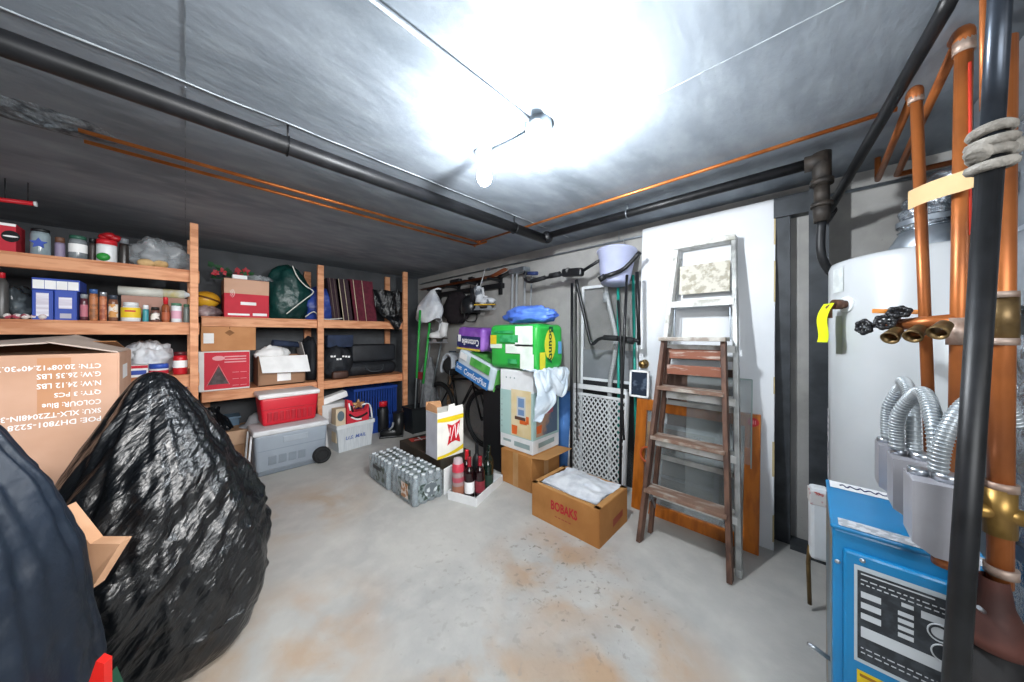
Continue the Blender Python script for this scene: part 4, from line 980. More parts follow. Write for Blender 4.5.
# ---------------------------------------------------------------- tall printed carton and kraft box
R90 = -PI/2
def wb(x, y, z=0): return (x, y, z)
t = T('kraft_box', 'brown kraft box with one open flap under the tall printed carton', 'box', (2.07,1.755,0), R90)
W, D, H = .34, .38, .28
P('carton', MB().box((0,0,H/2), (W,D,H), .004), card_k, t)
P('flap', MB().prism([(W/2,-D/2,H-.002),(W/2+.14,-D/2+.02,H+.015),(W/2+.14,D/2-.02,H+.015),(W/2,D/2,H-.002)], (0,0,.004)), M('kraft_flap','#bb8850',.85), t)
mb = MB(); fq(mb, -.03, .03, 0, H, -D/2-.001); mb.quad((W/2+.001,-.03,0),(W/2+.001,.03,0),(W/2+.001,.03,H),(W/2+.001,-.03,H)); P('tape', mb, tape, t)
t = T('appliance_carton', 'tall pale green and white carton with an orange mug picture on the kraft box', 'box', (2.10,1.79,.283), R90)
W, D, H = .37, .36, .67
P('carton', MB().box((0,0,H/2), (W,D,H), .004), M('carton_white','#e3e6e8',.7), t)
f = -D/2-.001
mb = MB(); fq(mb, -W/2, W/2, H*.17, H*.74, f); mb.quad((W/2+.001,-D/2,H*.17),(W/2+.001,D/2,H*.17),(W/2+.001,D/2,H*.78),(W/2+.001,-D/2,H*.74)); P('pale_green_band', mb, print_g, t)
mb = MB(); fq(mb, -W*.14, W*.46, H*.18, H*.76, f-.001); P('picture', mb, M('kitchen_picture','#dfcfa9',.7,c2='#d3bd8c',scale=5), t)
mb = MB(); mb.quad((W/2+.002,-D*.38,H*.2),(W/2+.002,D*.42,H*.2),(W/2+.002,D*.42,H*.8),(W/2+.002,-D*.38,H*.72)); P('side_picture', mb, M('room_picture','#5d6f86',.7,c2='#b48e74',scale=4,lo=.46,hi=.54), t)
dev = P('device_picture', MB().quad((W*.04,f-.002,H*.42),(W*.30,f-.002,H*.42),(W*.30,f-.002,H*.68),(W*.04,f-.002,H*.68)), M('device_grey','#c3c9cf',.5), t)
mb = MB(); fq(mb, W*.08, W*.26, H*.55, H*.66, f-.003); fq(mb, W*.08, W*.26, H*.45, H*.52, f-.003); P('screen', mb, M('device_screen','#6f8fb8',.4), dev)
mb = MB(); fq(mb, -W*.02, W*.30, H*.39, H*.43, f-.003); P('counter', mb, M('counter_brown','#5a4036',.6), dev)
mb = MB(); mb.add([(-W*.11,f-.003,H*.20),(W*.04,f-.003,H*.20),(W*.06,f-.003,H*.31),(-W*.12,f-.003,H*.31)], [(0,1,2,3)]); fq(mb, W*.13, W*.34, H*.345, H*.39, f-.004); fq(mb, W*.32,W*.40,H*.36,H*.45,f-.004)
mb.quad((W/2+.003,-D*.36,H*.24),(W/2+.003,-D*.2,H*.24),(W/2+.003,-D*.18,H*.34),(W/2+.003,-D*.37,H*.33)); P('orange_mug', mb, M('mug_orange','#e0672b',.6), t)
mb = MB(); mb.quad((W/2+.003,-D*.1,H*.45),(W/2+.003,D*.25,H*.46),(W/2+.003,D*.25,H*.7),(W/2+.003,-D*.1,H*.68)); P('side_device', mb, M('side_device_pic','#b5606e',.6,c2='#c9ced6',scale=14), t)
mb = MB(); fq(mb, -W*.05, W*.42, H*.05, H*.11, f); fq(mb, -W*.40, -W*.15, H*.08, H*.11, f)
for k in range(3): disc(mb, (-W*.3+k*W*.13, f, H*.9), .008, .008, 12)
for k in range(6): fq(mb, -W*.46, -W*.43, H*(.25+.07*k), H*(.27+.07*k), f-.001)
mb.quad((W/2+.002,-D*.3,H*.06),(W/2+.002,D*.3,H*.07),(W/2+.002,D*.3,H*.13),(W/2+.002,-D*.3,H*.12)); P('small_print', mb, M('grey_green_print','#93a8a8',.7), t)
# blue roll and trunk
O('foam_roll', MB().cyl((0,0,0),(0,0,.74), .06, n=24).lathe([(.02,.741),(.03,.742),(.05,.741)], 24), M('blue_foam','#4a7ab8',.7,c2='#3b69a6',scale=6), 'blue foam roll standing upright behind the tall printed carton', 'roll', (2.37,1.60,0))
t = T('storage_chest', 'tall black storage chest behind the tall printed carton supporting paper packs', 'trunk', (2.13,2.14,0))
P('body', MB().box((0,0,.38), (.32,.27,.76), .02), M('trunk_black','#121316',.6), t); P('lid', MB().box((0,0,.775), (.335,.285,.03), .008), M('trunk_lid','#1b1d20',.5), t)
# paper packs (fronts face the camera side)
def softbox(w, d, h, seed, b=.05, lumps=None):
    mb = MB().box((0,0,h/2), (w,d,h), b, seg=6)
    bm = bmesh.new(); vv = [bm.verts.new(v) for v in mb.v]
    for f_ in mb.f: bm.faces.new([vv[i] for i in f_])
    bmesh.ops.subdivide_edges(bm, edges=[e for e in bm.edges if e.calc_length() > .08], cuts=5, use_grid_fill=True)
    out = MB(); bm.verts.index_update()
    vs = []
    for v in bm.verts:
        p = v.co; n = noise.noise(p*9+Vector((seed,seed*2,0)))*.012
        c = p-Vector((0,0,h/2))
        q = p+c.normalized()*n
        if lumps:
            q.y += -.010*abs(math.sin(p.x/w*PI*lumps[0]))*abs(math.sin((p.z/h)*PI*lumps[1])) if p.y < 0 else 0
        vs.append(q)
    out.add(vs, [[v.index for v in f_.verts] for f_ in bm.faces], 0, True); bm.free(); return out
t = T('paper_towel_pack', 'big green pack of paper towels on the tall printed carton under the blue bag', 'pack', (2.09,1.83,.957), R90+.0)
W, D, H = .56, .36, .385
P('wrap', softbox(W, D, H, 3, .05, (2,2)), M('towel_green','#35b04a',.3,c2='#2aa03e',scale=3), t)
f = -D/2-.016
mb = MB()
fq(mb, W*.10, W*.44, H*.52, H*.95, f); fq(mb, -W*.10, W*.44, H*.36, H*.56, f); fq(mb, W*.20, W*.46, H*.04, H*.36, f); fq(mb, -W*.44, -W*.18, H*.46, H*.56, f)
P('white_print', mb, M('towel_white','#e9efe9',.35,c2='#d6e3d8',scale=9), t)
mb = MB(); fq(mb, -W*.44, -W*.30, H*.55, H*.76, f-.001); P('yellow_print', mb, yellow, t)
mb = MB(); fq(mb, -W*.22, W*.16, H*.60, H*.76, f-.001); fq(mb, -W*.35, W*.06, H*.80, H*.86, f-.001); fq(mb, -W*.05, W*.14, H*.14, H*.24, f-.001); P('green_print', mb, M('mid_green','#1e8f4c',.4,c2='#48b070',scale=14), t)
sd = W/2+.014
mb = MB(); pts = []
for k in range(24):
    a = 2*PI*k/24; pts.append((sd, -.03+.065*math.cos(a)*(1+.15*math.cos(2*a)), H*.55+.13*math.sin(a)))
mb.add(pts, [list(range(24))]); fqz = mb; mb.quad((sd,-D*.46,H*.05),(sd,-D*.26,H*.05),(sd,-D*.26,H*.40),(sd,-D*.46,H*.40)); P('yellow_oval', mb, M('towel_yellow','#d9d23a',.4), t)
mb = MB(); text(mb, 'Bounty', (sd+.002,-.03,H*.55), (0,0,-1), (0,1,0), w=.30, h=.075, fat=.03); P('lettering', mb, M('dark_green_print','#0e4f35',.5), t)
mb = MB(); mb.quad((sd+.001,.08,H*.35),(sd+.001,.13,H*.35),(sd+.001,.13,H*.62),(sd+.001,.08,H*.62)); P('blue_print', mb, M('pale_blue_print','#6aa6d6',.4), t)
O('plastic_bag', blob(.12,.27,.145, 141, .22, 56, 2.0, .3, .12), poly_lb, 'bright blue plastic bag lying on top of the green paper towel pack', 'bag', (2.06,1.76,1.355))
# comfort pack tilted
t = T('toilet_paper_pack', 'blue green and white toilet paper pack tilted over the black chest', 'pack', (2.06,2.39,.80), R90)
W, D, H = .56, .27, .25
RM = Matrix.Rotation(.30, 4, 'Y')
def rx(mb): return mb.xf(RM)
P('wrap', rx(softbox(W, D, H, 5, .04)), M('pack_silver','#c7d3da',.35,c2='#b6c4cd',scale=5), t)
f = -D/2-.014
mb = MB(); fq(mb, -W*.46, W*.46, H*.05, H*.46, f); P('blue_band', rx(mb), M('pack_blue','#2f78bd',.35), t)
mb = MB(); fq(mb, -W*.1, W*.42, H*.62, H*.94, f); mb.bb(-W*.2,W*.5,-D*.45,D*.4,H+.011,H+.013); mb.bb(W/2+.010,W/2+.013,-D*.4,D*.4,H*.05,H*.9); P('green_print', rx(mb), M('pack_green','#3c9a3e',.4,c2='#64b05a',scale=9), t)
mb = MB(); text(mb, 'ComfortPlus', (W*.10,f-.002,H*.26), *FR, w=W*.62, h=.06, fat=.015); P('lettering', rx(mb), white_p, t); mb = MB(); text(mb, 'Scott', (-W*.36,f-.002,H*.30), *FR, w=W*.15, h=.045, fat=.015); P('lettering', rx(mb), white_p, t); mb = MB(); fq(mb, -W*.40, -W*.2, H*.66, H*.92, f); P('printed_panel', rx(mb), white_p, t)
t = T('toilet_paper_pack', 'purple and navy toilet paper pack lying on the tilted blue pack', 'pack', (2.08,2.46,1.095), R90)
W, D, H = .40, .25, .23
RM = Matrix.Rotation(.05, 4, 'Y')
P('wrap', rx(softbox(W, D, H, 8, .04)), M('pack_purple','#7a48a6',.35,c2='#9a6ac0',scale=7), t)
f = -D/2-.014
mb = MB(); fq(mb, -W*.46, W*.46, H*.16, H*.62, f); P('navy_band', rx(mb), navy, t)
mb = MB(); fq(mb, -W*.46, W*.46, H*.02, H*.10, f); P('yellow_band', rx(mb), M('soft_yellow','#d8c24a',.4), t)
mb = MB(); text(mb, 'Cottonelle', (W*.08,f-.002,H*.36), (-1,0,0), (0,0,-1), w=W*.66, h=.065, fat=.02); P('lettering', rx(mb), white_p, t); mb = MB(); fq(mb, -W*.42, -W*.30, H*.36, H*.66, f-.001); P('printed_panel', rx(mb), white_p, t)
# cloth over the carton corner
def cl(u, v):
    L = .36-.26*u+.05*math.sin(u*11)           # the tail hangs longest at the front corner
    s = v*(L+.14)
    x = 1.885+.40*u-.10*v*(1-u)
    n = noise.noise(Vector((u*4.5, v*3, 3))); n2 = noise.noise(Vector((u*9, v*5, 8)))
    if s < .14: y = 1.70-s; z = .962+.022*abs(n2)
    else:
        q = s-.14; y = 1.56-.02-.06*math.sin(min(q*8, PI*.5))-.03*abs(n); z = .965-q*.97
    if u < .12 and s > .14: x -= .03*(.12-u)*8
    y += -.028*abs(n)*min(1, s*7); x += .045*n*min(1, s*4); z += .02*abs(n2)
    return Vector((x, y-.012, z))
O('draped_cloth', MB().grid(cl, 60, 60).grid(lambda u, v: cl(u, v)+Vector((0,-.003,.003)), 60, 60), cloth_w, 'pale blue-white cloth draped over the corner of the tall printed carton', 'cloth')
# kraft box with paper
t = T('kraft_box', 'open kraft box with red lettering on the floor filled with white paper', 'box', (1.86,1.145,0), R90)
W, D, H = .505, .38, .225
mb = MB().bb(-W/2,W/2,-D/2,D/2,0,.006)
for s in (-1, 1): mb.bb(-W/2,W/2,s*D/2-.004,s*D/2+.004,0,H).bb(s*W/2-.004,s*W/2+.004,-D/2,D/2,0,H)
P('carton', mb, card_k, t)
mb = MB(); text(mb, 'BOBAKS', (.01,-D/2-.006,H*.60), *FR, w=.20, h=.062, fat=.03); P('lettering', mb, M('stamp_red','#b3202a',.7), t)
mb = MB()
for k in range(5): fq(mb, -.06+.026*k, -.04+.026*k, H*.285, H*.315, -D/2-.005)
P('small_print', mb, M('stamp_brown','#9a4a34',.8), t); mb = MB()
mb.quad((W/2+.005,-.02,.05),(W/2+.005,.12,.07),(W/2+.005,.12,.11),(W/2+.005,-.02,.10)); P('small_print', mb, M('stamp_brown','#9a4a34',.8), t)
P('rim', MB().bb(-W/2,W/2,-D/2,-D/2+.03,H,H+.004).bb(W/2-.035,W/2,-D/2,D/2,H,H+.004).bb(-W/2,-W/2+.03,-D/2,D/2,H,H+.004).bb(-W/2,W/2,D/2-.03,D/2,H,H+.004), M('kraft_flap','#bb8850',.85), t)
def pp(u, v): return Vector((1.70+.33*u+.012*math.sin(v*7), 1.345-.42*v+.01*math.sin(u*6), .236+.03*math.sin(PI*u)*math.sin(PI*v)+.012*noise.noise(Vector((u*6, v*6, 1)))))
O('packing_paper', MB().grid(pp, 30, 30).grid(lambda u, v: pp(u, v)-Vector((0,0,.012)), 30, 30), paper, 'crumpled white packing paper lying in the top of the red-lettered kraft box', 'paper')

# ---------------------------------------------------------------- wall of the white door
t = T('window_screen', 'tall white-framed window screen standing against the wall behind the lattice gate', 'screen', (2.47,1.25,0), R90)
W, H = .50, 1.69
mb = MB()
for s in (-1, 1): mb.beam((s*W/2,0,0),(s*W/2,.045,H), .022, .018, (1,0,0))
for z in (.012, .86, H-.012): mb.beam((-W/2,z/H*.045,z),(W/2,z/H*.045,z), .018, .024, (0,1,0))
P('frame', mb, white, t)
mb = MB(); mb.quad((-W/2,.002,.02),(W/2,.002,.02),(W/2,.045,H-.02),(-W/2,.045,H-.02)); P('mesh', mb, M('screen_mesh','#6d7073',.7,alpha=.30), t)
mb = MB(); mb.quad((-W/2+.01,.016,.87),(W/2-.01,.016,.87),(W/2-.01,.03,1.12),(-W/2+.01,.03,1.12)); P('storm_pane', mb,  M('grey_pane','#74787c',.25,c2='#868a8e',scale=3), t)
mb = MB(); mb.quad((-W/2+.01,.004,.02),(W/2-.01,.004,.02),(W/2-.01,.02,.85),(-W/2+.01,.02,.85)); P('dark_backing', mb, M('dark_sheet','#1d1f21',.7), t)  # opaque dark sheet added so the lattice holes read black
t = T('baby_gate', 'white lattice baby gate leaning on the wall behind the red-lettered box', 'gate', (2.33,1.285,0), R90)
W, H = .49, .80
ln = .075
def gy(z): return ln*z/H
mb = MB()
for s in (-1, 1): mb.beam((s*W/2,0,.02),(s*W/2,ln,H), .03, .028, (1,0,0), .004)
mb.beam((-W/2,gy(.05),.05),(W/2,gy(.05),.05), .028, .035, (0,1,0), .004); mb.beam((-W/2,ln,H),(W/2,ln,H), .03, .04, (0,1,0), .004); mb.beam((-W/2,gy(.735),.735),(W/2,gy(.735),.735), .024, .02, (0,1,0), .003)
P('frame', mb, M('gate_white','#d9dbdc',.5), t)
mb = MB(); nx, nz = 15, 22; x0, x1, zz0, zz1 = -W/2+.015, W/2-.015, .065, .725
dx = (x1-x0)/nx
K = int((x1-x0+zz1-zz0)/(dx*1.35))+1
for k in range(-40, 60):
    for s in (1, -1):
        c0 = x0+k*dx*1.35
        pts = []
        for z in (zz0, zz1):
            pts.append((c0+s*(z-zz0)*.75 if s > 0 else c0+(zz1-z)*.75, z))
        (xa, za), (xb, zb) = pts
        def clip(xa, za, xb, zb):
            t0, t1 = 0, 1
            for lim, sg in ((x0, 1), (x1, -1)):
                fa, fb = sg*(xa-lim), sg*(xb-lim)
                if fa < 0 and fb < 0: return None
                if fa < 0: t0 = max(t0, fa/(fa-fb))
                elif fb < 0: t1 = min(t1, fa/(fa-fb))
            return None if t0 >= t1 else (xa+(xb-xa)*t0, za+(zb-za)*t0, xa+(xb-xa)*t1, za+(zb-za)*t1)
        q = clip(xa, za, xb, zb)
        if q: mb.beam((q[0],gy(q[1])+.003*s,q[1]),(q[2],gy(q[3])+.003*s,q[3]), .0105, .004, (1,0,0))
P('lattice', mb, M('lattice_white','#cfd2d3',.5), t)
# silver rods
t = T('camera_tripod', 'chrome tripod stand with a blue handle against the wall behind the blue bag', 'tripod', (2.42,2.16,0))
mb = MB().tube([(-.05,.16,0),(0,.14,1.93)], .012, 8).tube([(-.06,.07,0),(0,.08,1.95)], .012, 8).tube([(-.06,-.06,0),(0,-.03,1.85)], .010, 8).tube([(.06,.02,0),(.04,-.09,1.85)], .008, 8)
P('leg', mb, M('rod_grey','#b4b9be',.35,.3), t)
P('head', MB().bb(-.04,.06,-.06,.17,1.90,1.955,.01), galv, t); P('handle', MB().tube([(-.02,-.05,1.88),(-.06,-.24,1.85)], .02, 10), M('blue_grip','#2c3a66',.5), t)
# bike rack / black tubular stand
bkm = M('rack_black','#17181b',.4)
t = T('bike_stand', 'black tubular bike stand with padded arms leaning at the wall beside the bucket', 'stand', (2.28,0,0))
def pt(px, py, X): y = YB(px, X); return (X-2.28, y, ZZ(py, X, y))
X = 2.28
P('upright', MB().tube([pt(571,468,X)[:2]+(.005,), pt(572,283,X)], .012, 10).tube([pt(577,440,X), pt(576,285,X)], .006, 8), bkm, t)
P('clamp', MB().beam(pt(563,273,X), pt(583,272,X), .07, .06, (0,0,1), .015).cyl(pt(568,270,X-.03), pt(568,270,X+.05), .022), bkm, t)
P('arm', MB().tube([pt(526,272,X), pt(525,279,X), pt(530,282,X), pt(545,278,X), pt(565,274,X)], .013, 10, smooth=4).tube([pt(581,272,X), pt(597,262,X), pt(612,254,X+.1)], .013, 10), bkm, t)
P('grip', MB().tube([pt(531,281.5,X), pt(545,277.5,X)], .020, 12).tube([pt(550,276,X), pt(560,274,X)], .024, 12), rubber, t)
P('brace', MB().tube([pt(576,280,X), pt(582,305,X), pt(588,332,X), pt(592,344,X), pt(599,339,X), pt(612,337,X), pt(625,339,X), pt(640,341,X)], .014, 10, smooth=4), bkm, t)
P('grip', MB().tube([pt(604,337.5,X), pt(618,338.5,X)], .021, 12).tube([pt(620,339,X), pt(634,341,X)], .026, 12), rubber, t)
X2 = 2.22
P('strap', MB().tube([pt(627,275,X), pt(624,340,X2), pt(621,420,X2), pt(620,508,X2)[:2]+(.005,)], .011, 8).tube([pt(637,272,X), pt(639,345,X)], .014, 8).tube([pt(618,300,X2),pt(621,350,X2),pt(622,405,X2-.02),pt(624,440,X2-.03)], .009, 6), bkm, t)
P('cross_bar', MB().tube([pt(602,277,X-.06), pt(612,274,X-.06), pt(625,268,X), pt(640,252,X)], .016, 10, smooth=3), bkm, t)
P('end_cap', MB().cyl(pt(599,280,X-.08), pt(605,276,X-.06), .022), black, t)
t = T('bucket', 'pale lavender bucket resting on the black stand arm near the wall', 'bucket', (2.36,YB(615,2.36),1.655))
R_ = Matrix.Rotation(.12,3,'Y')
P('body', MB().lathe([(.001,0),(.105,0),(.11,.01),(.145,.25),(.155,.255),(.155,.268),(.145,.268),(.138,.25),(.104,.015),(.001,.014)], 32, R=R_), lav, t)
P('handle', MB().torus((0,0,.26), .158, .004, (0,1,.2), 24, 6, a0=0, a1=PI), steel, t)
for i, (a, b, mt, lab, r) in enumerate((((619,400),(617,287),teal,'teal broom handle standing behind the lattice gate below the bucket',.011), ((637,400),(632,275),teal,'teal broom handle beside the white door, next to the bucket',.011))):
    y0 = YB(a[0], 2.43); y1 = YB(b[0], 2.46); zt = ZZ(b[1], 2.46, y1)
    O('broom_handle', MB().tube([(0,0,0),(.05,y1-y0,zt)], r, 10), mt, lab, 'handle', (2.43,y0,0.002))
t = T('vacuum_hose', 'grey ribbed hose hanging on the screen between the stand and teal handle', 'hose', (2.42,0,0))
hp = []
for (px, py) in ((606,290),(609,305),(613,322),(616,340),(614,360),(610,385),(610,420)): 
    y = YB(px, 2.42); hp.append((0, y, ZZ(py, 2.42, y)))
P('hose', MB().tube([(0, hp[0][1], 1.70)]+hp+[(0,hp[-1][1],.02)], .018, 10, smooth=4), M('hose_grey','#a6a9aa',.5,c2='#8b8e90',scale=60,stretch=(.1,.1,4)), t)
P('collar', MB().cyl((0,hp[0][1],1.52),(0,hp[0][1],1.60), .024), M('hose_collar','#8c9093',.5), t)

# white slab door
t = T('spare_door', 'white flat door slab leaning upright against the wall behind the ladders', 'door', (2.35,.555,0), R90)
W, H, tk = .805, 2.085, .035
LA = .145/H
def lean(mb, k=LA):
    for v in mb.v: v.y += v.z*k
    return mb
P('slab', lean(MB().bb(-W/2,W/2,0,tk,0,H,.002)), door_w, t)
mb = MB()
for (a, b, w_) in ((.05,.20,.006),(.42,.62,.009),(.90,1.0,.005),(1.45,1.7,.006),(1.8,2.0,.007)): mb.bb(W/2-w_,W/2+.001,-.0012,tk*.6,a,b)
P('chipped_edge', lean(mb), wheat, t, 'chipped bare wood edge')
kz = 1.03
k = P('knob', lean(MB().sph((-W/2+.045,-.045,kz), (.03,.024,.03), 14).cyl((-W/2+.045,-.03,kz),(-W/2+.045,0,kz), .012)), M('aged_brass','#8f7446',.3,.8,c2='#5a4528',scale=40), t)
P('rosette', lean(MB().cyl((-W/2+.045,-.006,kz),(-W/2+.045,.001,kz), .033, n=24)), M('aged_brass2','#a08a5c',.3,.8), k)
# orange varnished frame
t = T('glazed_sash', 'orange varnished wooden frame with glass leaning on the door behind the ladders', 'frame', (2.235,.575,0), R90)
W, H, b = .73, .775, .075
LK = .11/H
def bar(x0,x1,z0,z1): return lean(MB().bb(x0,x1,0,.03,z0,z1,.003), LK)
for q in ((-W/2,-W/2+b,0,H),(W/2-b,W/2,0,H),(-W/2+b,W/2-b,H-b,H),(-W/2+b,W/2-b,0,b)): P('frame_bar', bar(*q), amber, t)
P('glass_pane', lean(MB().bb(-W/2+b,W/2-b,.014,.018,b,H-b), LK), M('sash_glass','#aeb6b8',.06,alpha=.22), t)
mb = MB(); 
for i in range(20): pass
disc(mb, (W/2-.035,-.002,H-.045), .028, .026, 20); P('sticker', lean(mb, LK), M('sticker_red','#c01f2b',.5), t)
for k in range(3): P('print', lean(MB().bb(W/2-.047+.010*k,W/2-.042+.010*k,-.005,-.003,H-.056,H-.034), LK), M('pale_pink_print','#e08a92',.6), t)
mb = MB(); fq(mb, -W/2+b+.005, -W/2+b+.05, .42, .62, .012); P('photograph', lean(mb, LK), M('tan_photo','#a88a66',.7,c2='#7c6650',scale=9), t)
t = T('racket', 'orange and black racket tucked inside the orange frame beside the ladder', 'racket', (2.235,.83,0), R90)
P('handle', lean(MB().tube([(.0,.0,.085),(.04,.0,.50)], .014, 8), LK).move((0,-.02,0)), black, t)
P('head', lean(MB().torus((-.005,0,.40), .05, .007, (0,1,0), 24, 6), LK).move((0,-.022,0)), M('racket_orange','#c4572c',.4), t)
# small framed picture on the frame top
t = T('picture_frame', 'small white-framed dark photograph standing on the orange frame', 'picture', (2.335,.925,.785), R90)
W, H = .145, .20
mb = MB().bb(-W/2,W/2,0,.012,0,.014).bb(-W/2,W/2,0,.012,H-.014,H).bb(-W/2,-W/2+.014,0,.012,0,H).bb(W/2-.014,W/2,0,.012,0,H)
P('frame', lean(mb, .07), white_p, t); mb = MB(); fq(mb, -W/2+.012, W/2-.012, .012, H-.012, .006); P('photograph', lean(mb, .07), M('night_photo','#2a3342',.25,c2='#8fa0b5',scale=9,lo=.5,hi=.75), t)
# panes leaning behind the ladders
t = T('framed_pane', 'dark brown panel leaning behind the wooden ladder above the orange frame', 'panel', (2.32,.56,0), R90)
P('panel', lean(MB().bb(-.17,.21,0,.012,0,1.03), .05), M('brown_panel','#4e3b33',.4,c2='#5d4a40',scale=3), t)
t = T('glass_sheet', 'clear glass sheet standing between the aluminium ladder and white door', 'glass', (2.26,.42,0), R90)
P('sheet', lean(MB().bb(-.18,.17,0,.005,0,.98), .09), M('sheet_glass','#b7c2c4',.05,alpha=.28), t)
P('edge', lean(MB().bb(-.18,.17,-.001,.006,.976,.984).bb(.166,.172,-.001,.006,0,.98), .09), M('glass_edge','#8fa09d',.2), t)
t = T('storm_window', 'grey framed window pane leaning behind the orange frame glass', 'window pane', (2.285,.60,0), R90)
W, H = .37, .62
mb = MB().bb(-W/2,W/2,0,.02,0,.03).bb(-W/2,W/2,0,.02,H-.03,H).bb(-W/2,-W/2+.025,0,.02,0,H).bb(W/2-.025,W/2,0,.02,0,H).bb(-W/2,W/2,0,.02,.25,.27)
P('frame', lean(mb, .1), galv, t); P('pane', lean(MB().bb(-W/2,W/2,.008,.011,0,H), .1), M('pane_grey','#8d9494',.1,.3,alpha=.8), t)

# aluminium ladder
t = T('aluminium_ladder', 'tall paint-spattered aluminium stepladder leaning folded against the white door', 'ladder', (1.985,.515,0), R90)
HL = 1.87; DY = .47
def lp(s, z, off=0):
    k = z/HL; hw = .25+(.165-.25)*k
    return Vector((s*hw, DY*k*.93+off, z))
for s in (-1, 1):
    P('rail', MB().beam(lp(s,0), lp(s,HL), .026, .062, (1,0,0), .004), paintw if s < 0 else M('rail_aluminium','#b9bbb9',.45,.4,c2='#8f9190',scale=12), t)
    P('rear_rail', MB().beam(lp(s*.92,.02,.075), lp(s*.95,HL-.08,.05), .02, .03, (1,0,0), .003), alum, t)
    P('foot', MB().beam(lp(s,-.0), lp(s,.035), .030, .068, (1,0,0), .006), alum, t)
for z in (.28, .58, .88, 1.18, 1.47):
    a, b_ = lp(-1,z), lp(1,z)
    P('step', MB().bb(a.x,b_.x,a.y-.04,a.y+.05,z-.012,z+.006,.003).bb(a.x,b_.x,a.y-.042,a.y-.036,z-.035,z+.006), paintw, t)
a = lp(1,HL)
P('top_cap', MB().bb(-a.x-.012,a.x+.012,a.y-.05,a.y+.06,HL-.02,HL+.015,.006), paintw, t)
a = lp(1,1.62); P('pail_shelf', MB().prism([(-a.x+.03,a.y+.02,1.53),(a.x-.03,a.y+.02,1.53),(a.x-.03,a.y+.04,1.73),(-a.x+.03,a.y+.04,1.73)], (0,.012,0)), M('spattered_board','#cbc7bb',.7,c2='#a39d8d',scale=26,lo=.48,hi=.6), t)
for s in (-1, 1):
    P('brace', MB().beam(lp(s*.85,1.44,.01), lp(s*.83,1.22,.05), .006, .018, (1,0,0)).beam(lp(s*.9,.7,.02), lp(s*.9,.42,.08), .006, .018, (1,0,0)), galv, t)
for z in (.45, .8, 1.1): 
    a = lp(.93,z,.075); P('rear_bar', MB().beam((-a.x,a.y,z),(a.x,a.y,z), .012, .03, (0,1,0)), alum, t)
# wooden ladder
t = T('wooden_ladder', 'short brown wooden stepladder with paint splashes leaning in front of the aluminium one', 'ladder', (1.905,.52,0), R90)
HW = 1.225; DW = .235
def wp(s, z, off=0):
    k = z/HW; return Vector((s*(.228-.068*k), DW*k+off, z))
for s in (-1, 1):
    P('rail', MB().beam(wp(s,0), wp(s,HW-.01), .024, .062, (1,0,0), .003), brownw, t)
    P('rear_leg', MB().beam(wp(s*.93,.0,.13), wp(s*.9,HW-.06,.065), .022, .04, (1,0,0), .003), brownw, t)
for z in (.32, .63, .93):
    a, b_ = wp(-1,z), wp(1,z); P('step', MB().bb(a.x,b_.x,a.y-.048,a.y+.062,z-.022,z,.003), brownt, t)
a = wp(1,HW); P('top_cap', MB().bb(-a.x-.02,a.x+.02,a.y-.06,a.y+.08,HW-.012,HW+.012,.004), M('spattered_cap','#8f857b',.6,c2='#c9c6c0',scale=9,lo=.45,hi=.6), t)
for z in (1.13, 1.03): 
    a = wp(.88,z,.06); P('rear_bar', MB().bb(-a.x,a.x,a.y-.012,a.y+.012,z-.03,z+.03,.003), M('raw_red_wood','#8a5642',.65,c2='#b9aaa0',scale=9,lo=.55,hi=.66,stretch=(1,6,6)), t)
for z in (.25, .55): 
    a = wp(.9,z,.11); P('rear_bar', MB().bb(-a.x,a.x,a.y-.01,a.y+.01,z-.022,z+.022,.003), brownw, t)
for s in (-1, 1): P('spreader', MB().beam(wp(s*.9,.30,.0), wp(s*.86,.16,.12), .005, .016, (1,0,0)).beam(wp(s*.9,.24,.02), wp(s*.86,.27,.115), .005, .016, (1,0,0)), galv, t)
# ---------------------------------------------------------------- water heater
hx_, hy_, hr, hz = 2.02, -.345, .285, 1.565
t = T('water_heater', 'tall white cylindrical water heater behind the copper pipes and blue boiler', 'heater', (hx_,hy_,0))
P('tank', MB().lathe([(.001,.03),(hr-.01,.03),(hr,.05),(hr,hz-.03),(hr-.008,hz-.008),(hr-.03,hz),(.001,hz)], 64), heater_w, t)
P('base', MB().lathe([(.001,0),(hr-.03,0),(hr-.03,.04),(.001,.04)], 40), black, t)
def hsurf(deg, z, off=.0): a = math.radians(deg); return Vector(((hr+off)*math.cos(a), (hr+off)*math.sin(a), z))
def hpatch(mb, d0, d1, z0, z1, off=.002, n=8):
    for i in range(n):
        a = d0+(d1-d0)*i/n; b = d0+(d1-d0)*(i+1)/n
        mb.quad(hsurf(a,z0,off), hsurf(b,z0,off), hsurf(b,z1,off), hsurf(a,z1,off))
    return mb
P('data_plate', hpatch(MB(), 108, 121, 1.43, 1.53), M('pale_label','#c2c8c8',.6,c2='#d3d8d8',scale=30), t)
P('plain_label', hpatch(MB(), 112, 120, 1.17, 1.33), M('grey_label','#9aa197',.6), t)  # plain grey patch on the side of the tank
P('warning_label', hpatch(MB(), 90, 98, .60, .92), M('print_label','#d6d6da',.6,c2='#8a8a92',scale=50,lo=.5,hi=.56), t)
mb = MB(); hpatch(mb, 122, 133, 1.27, 1.36); P('escutcheon', MB().cyl(hsurf(124,1.375,-.004), hsurf(124,1.375,.006), .032, n=24), white, t)
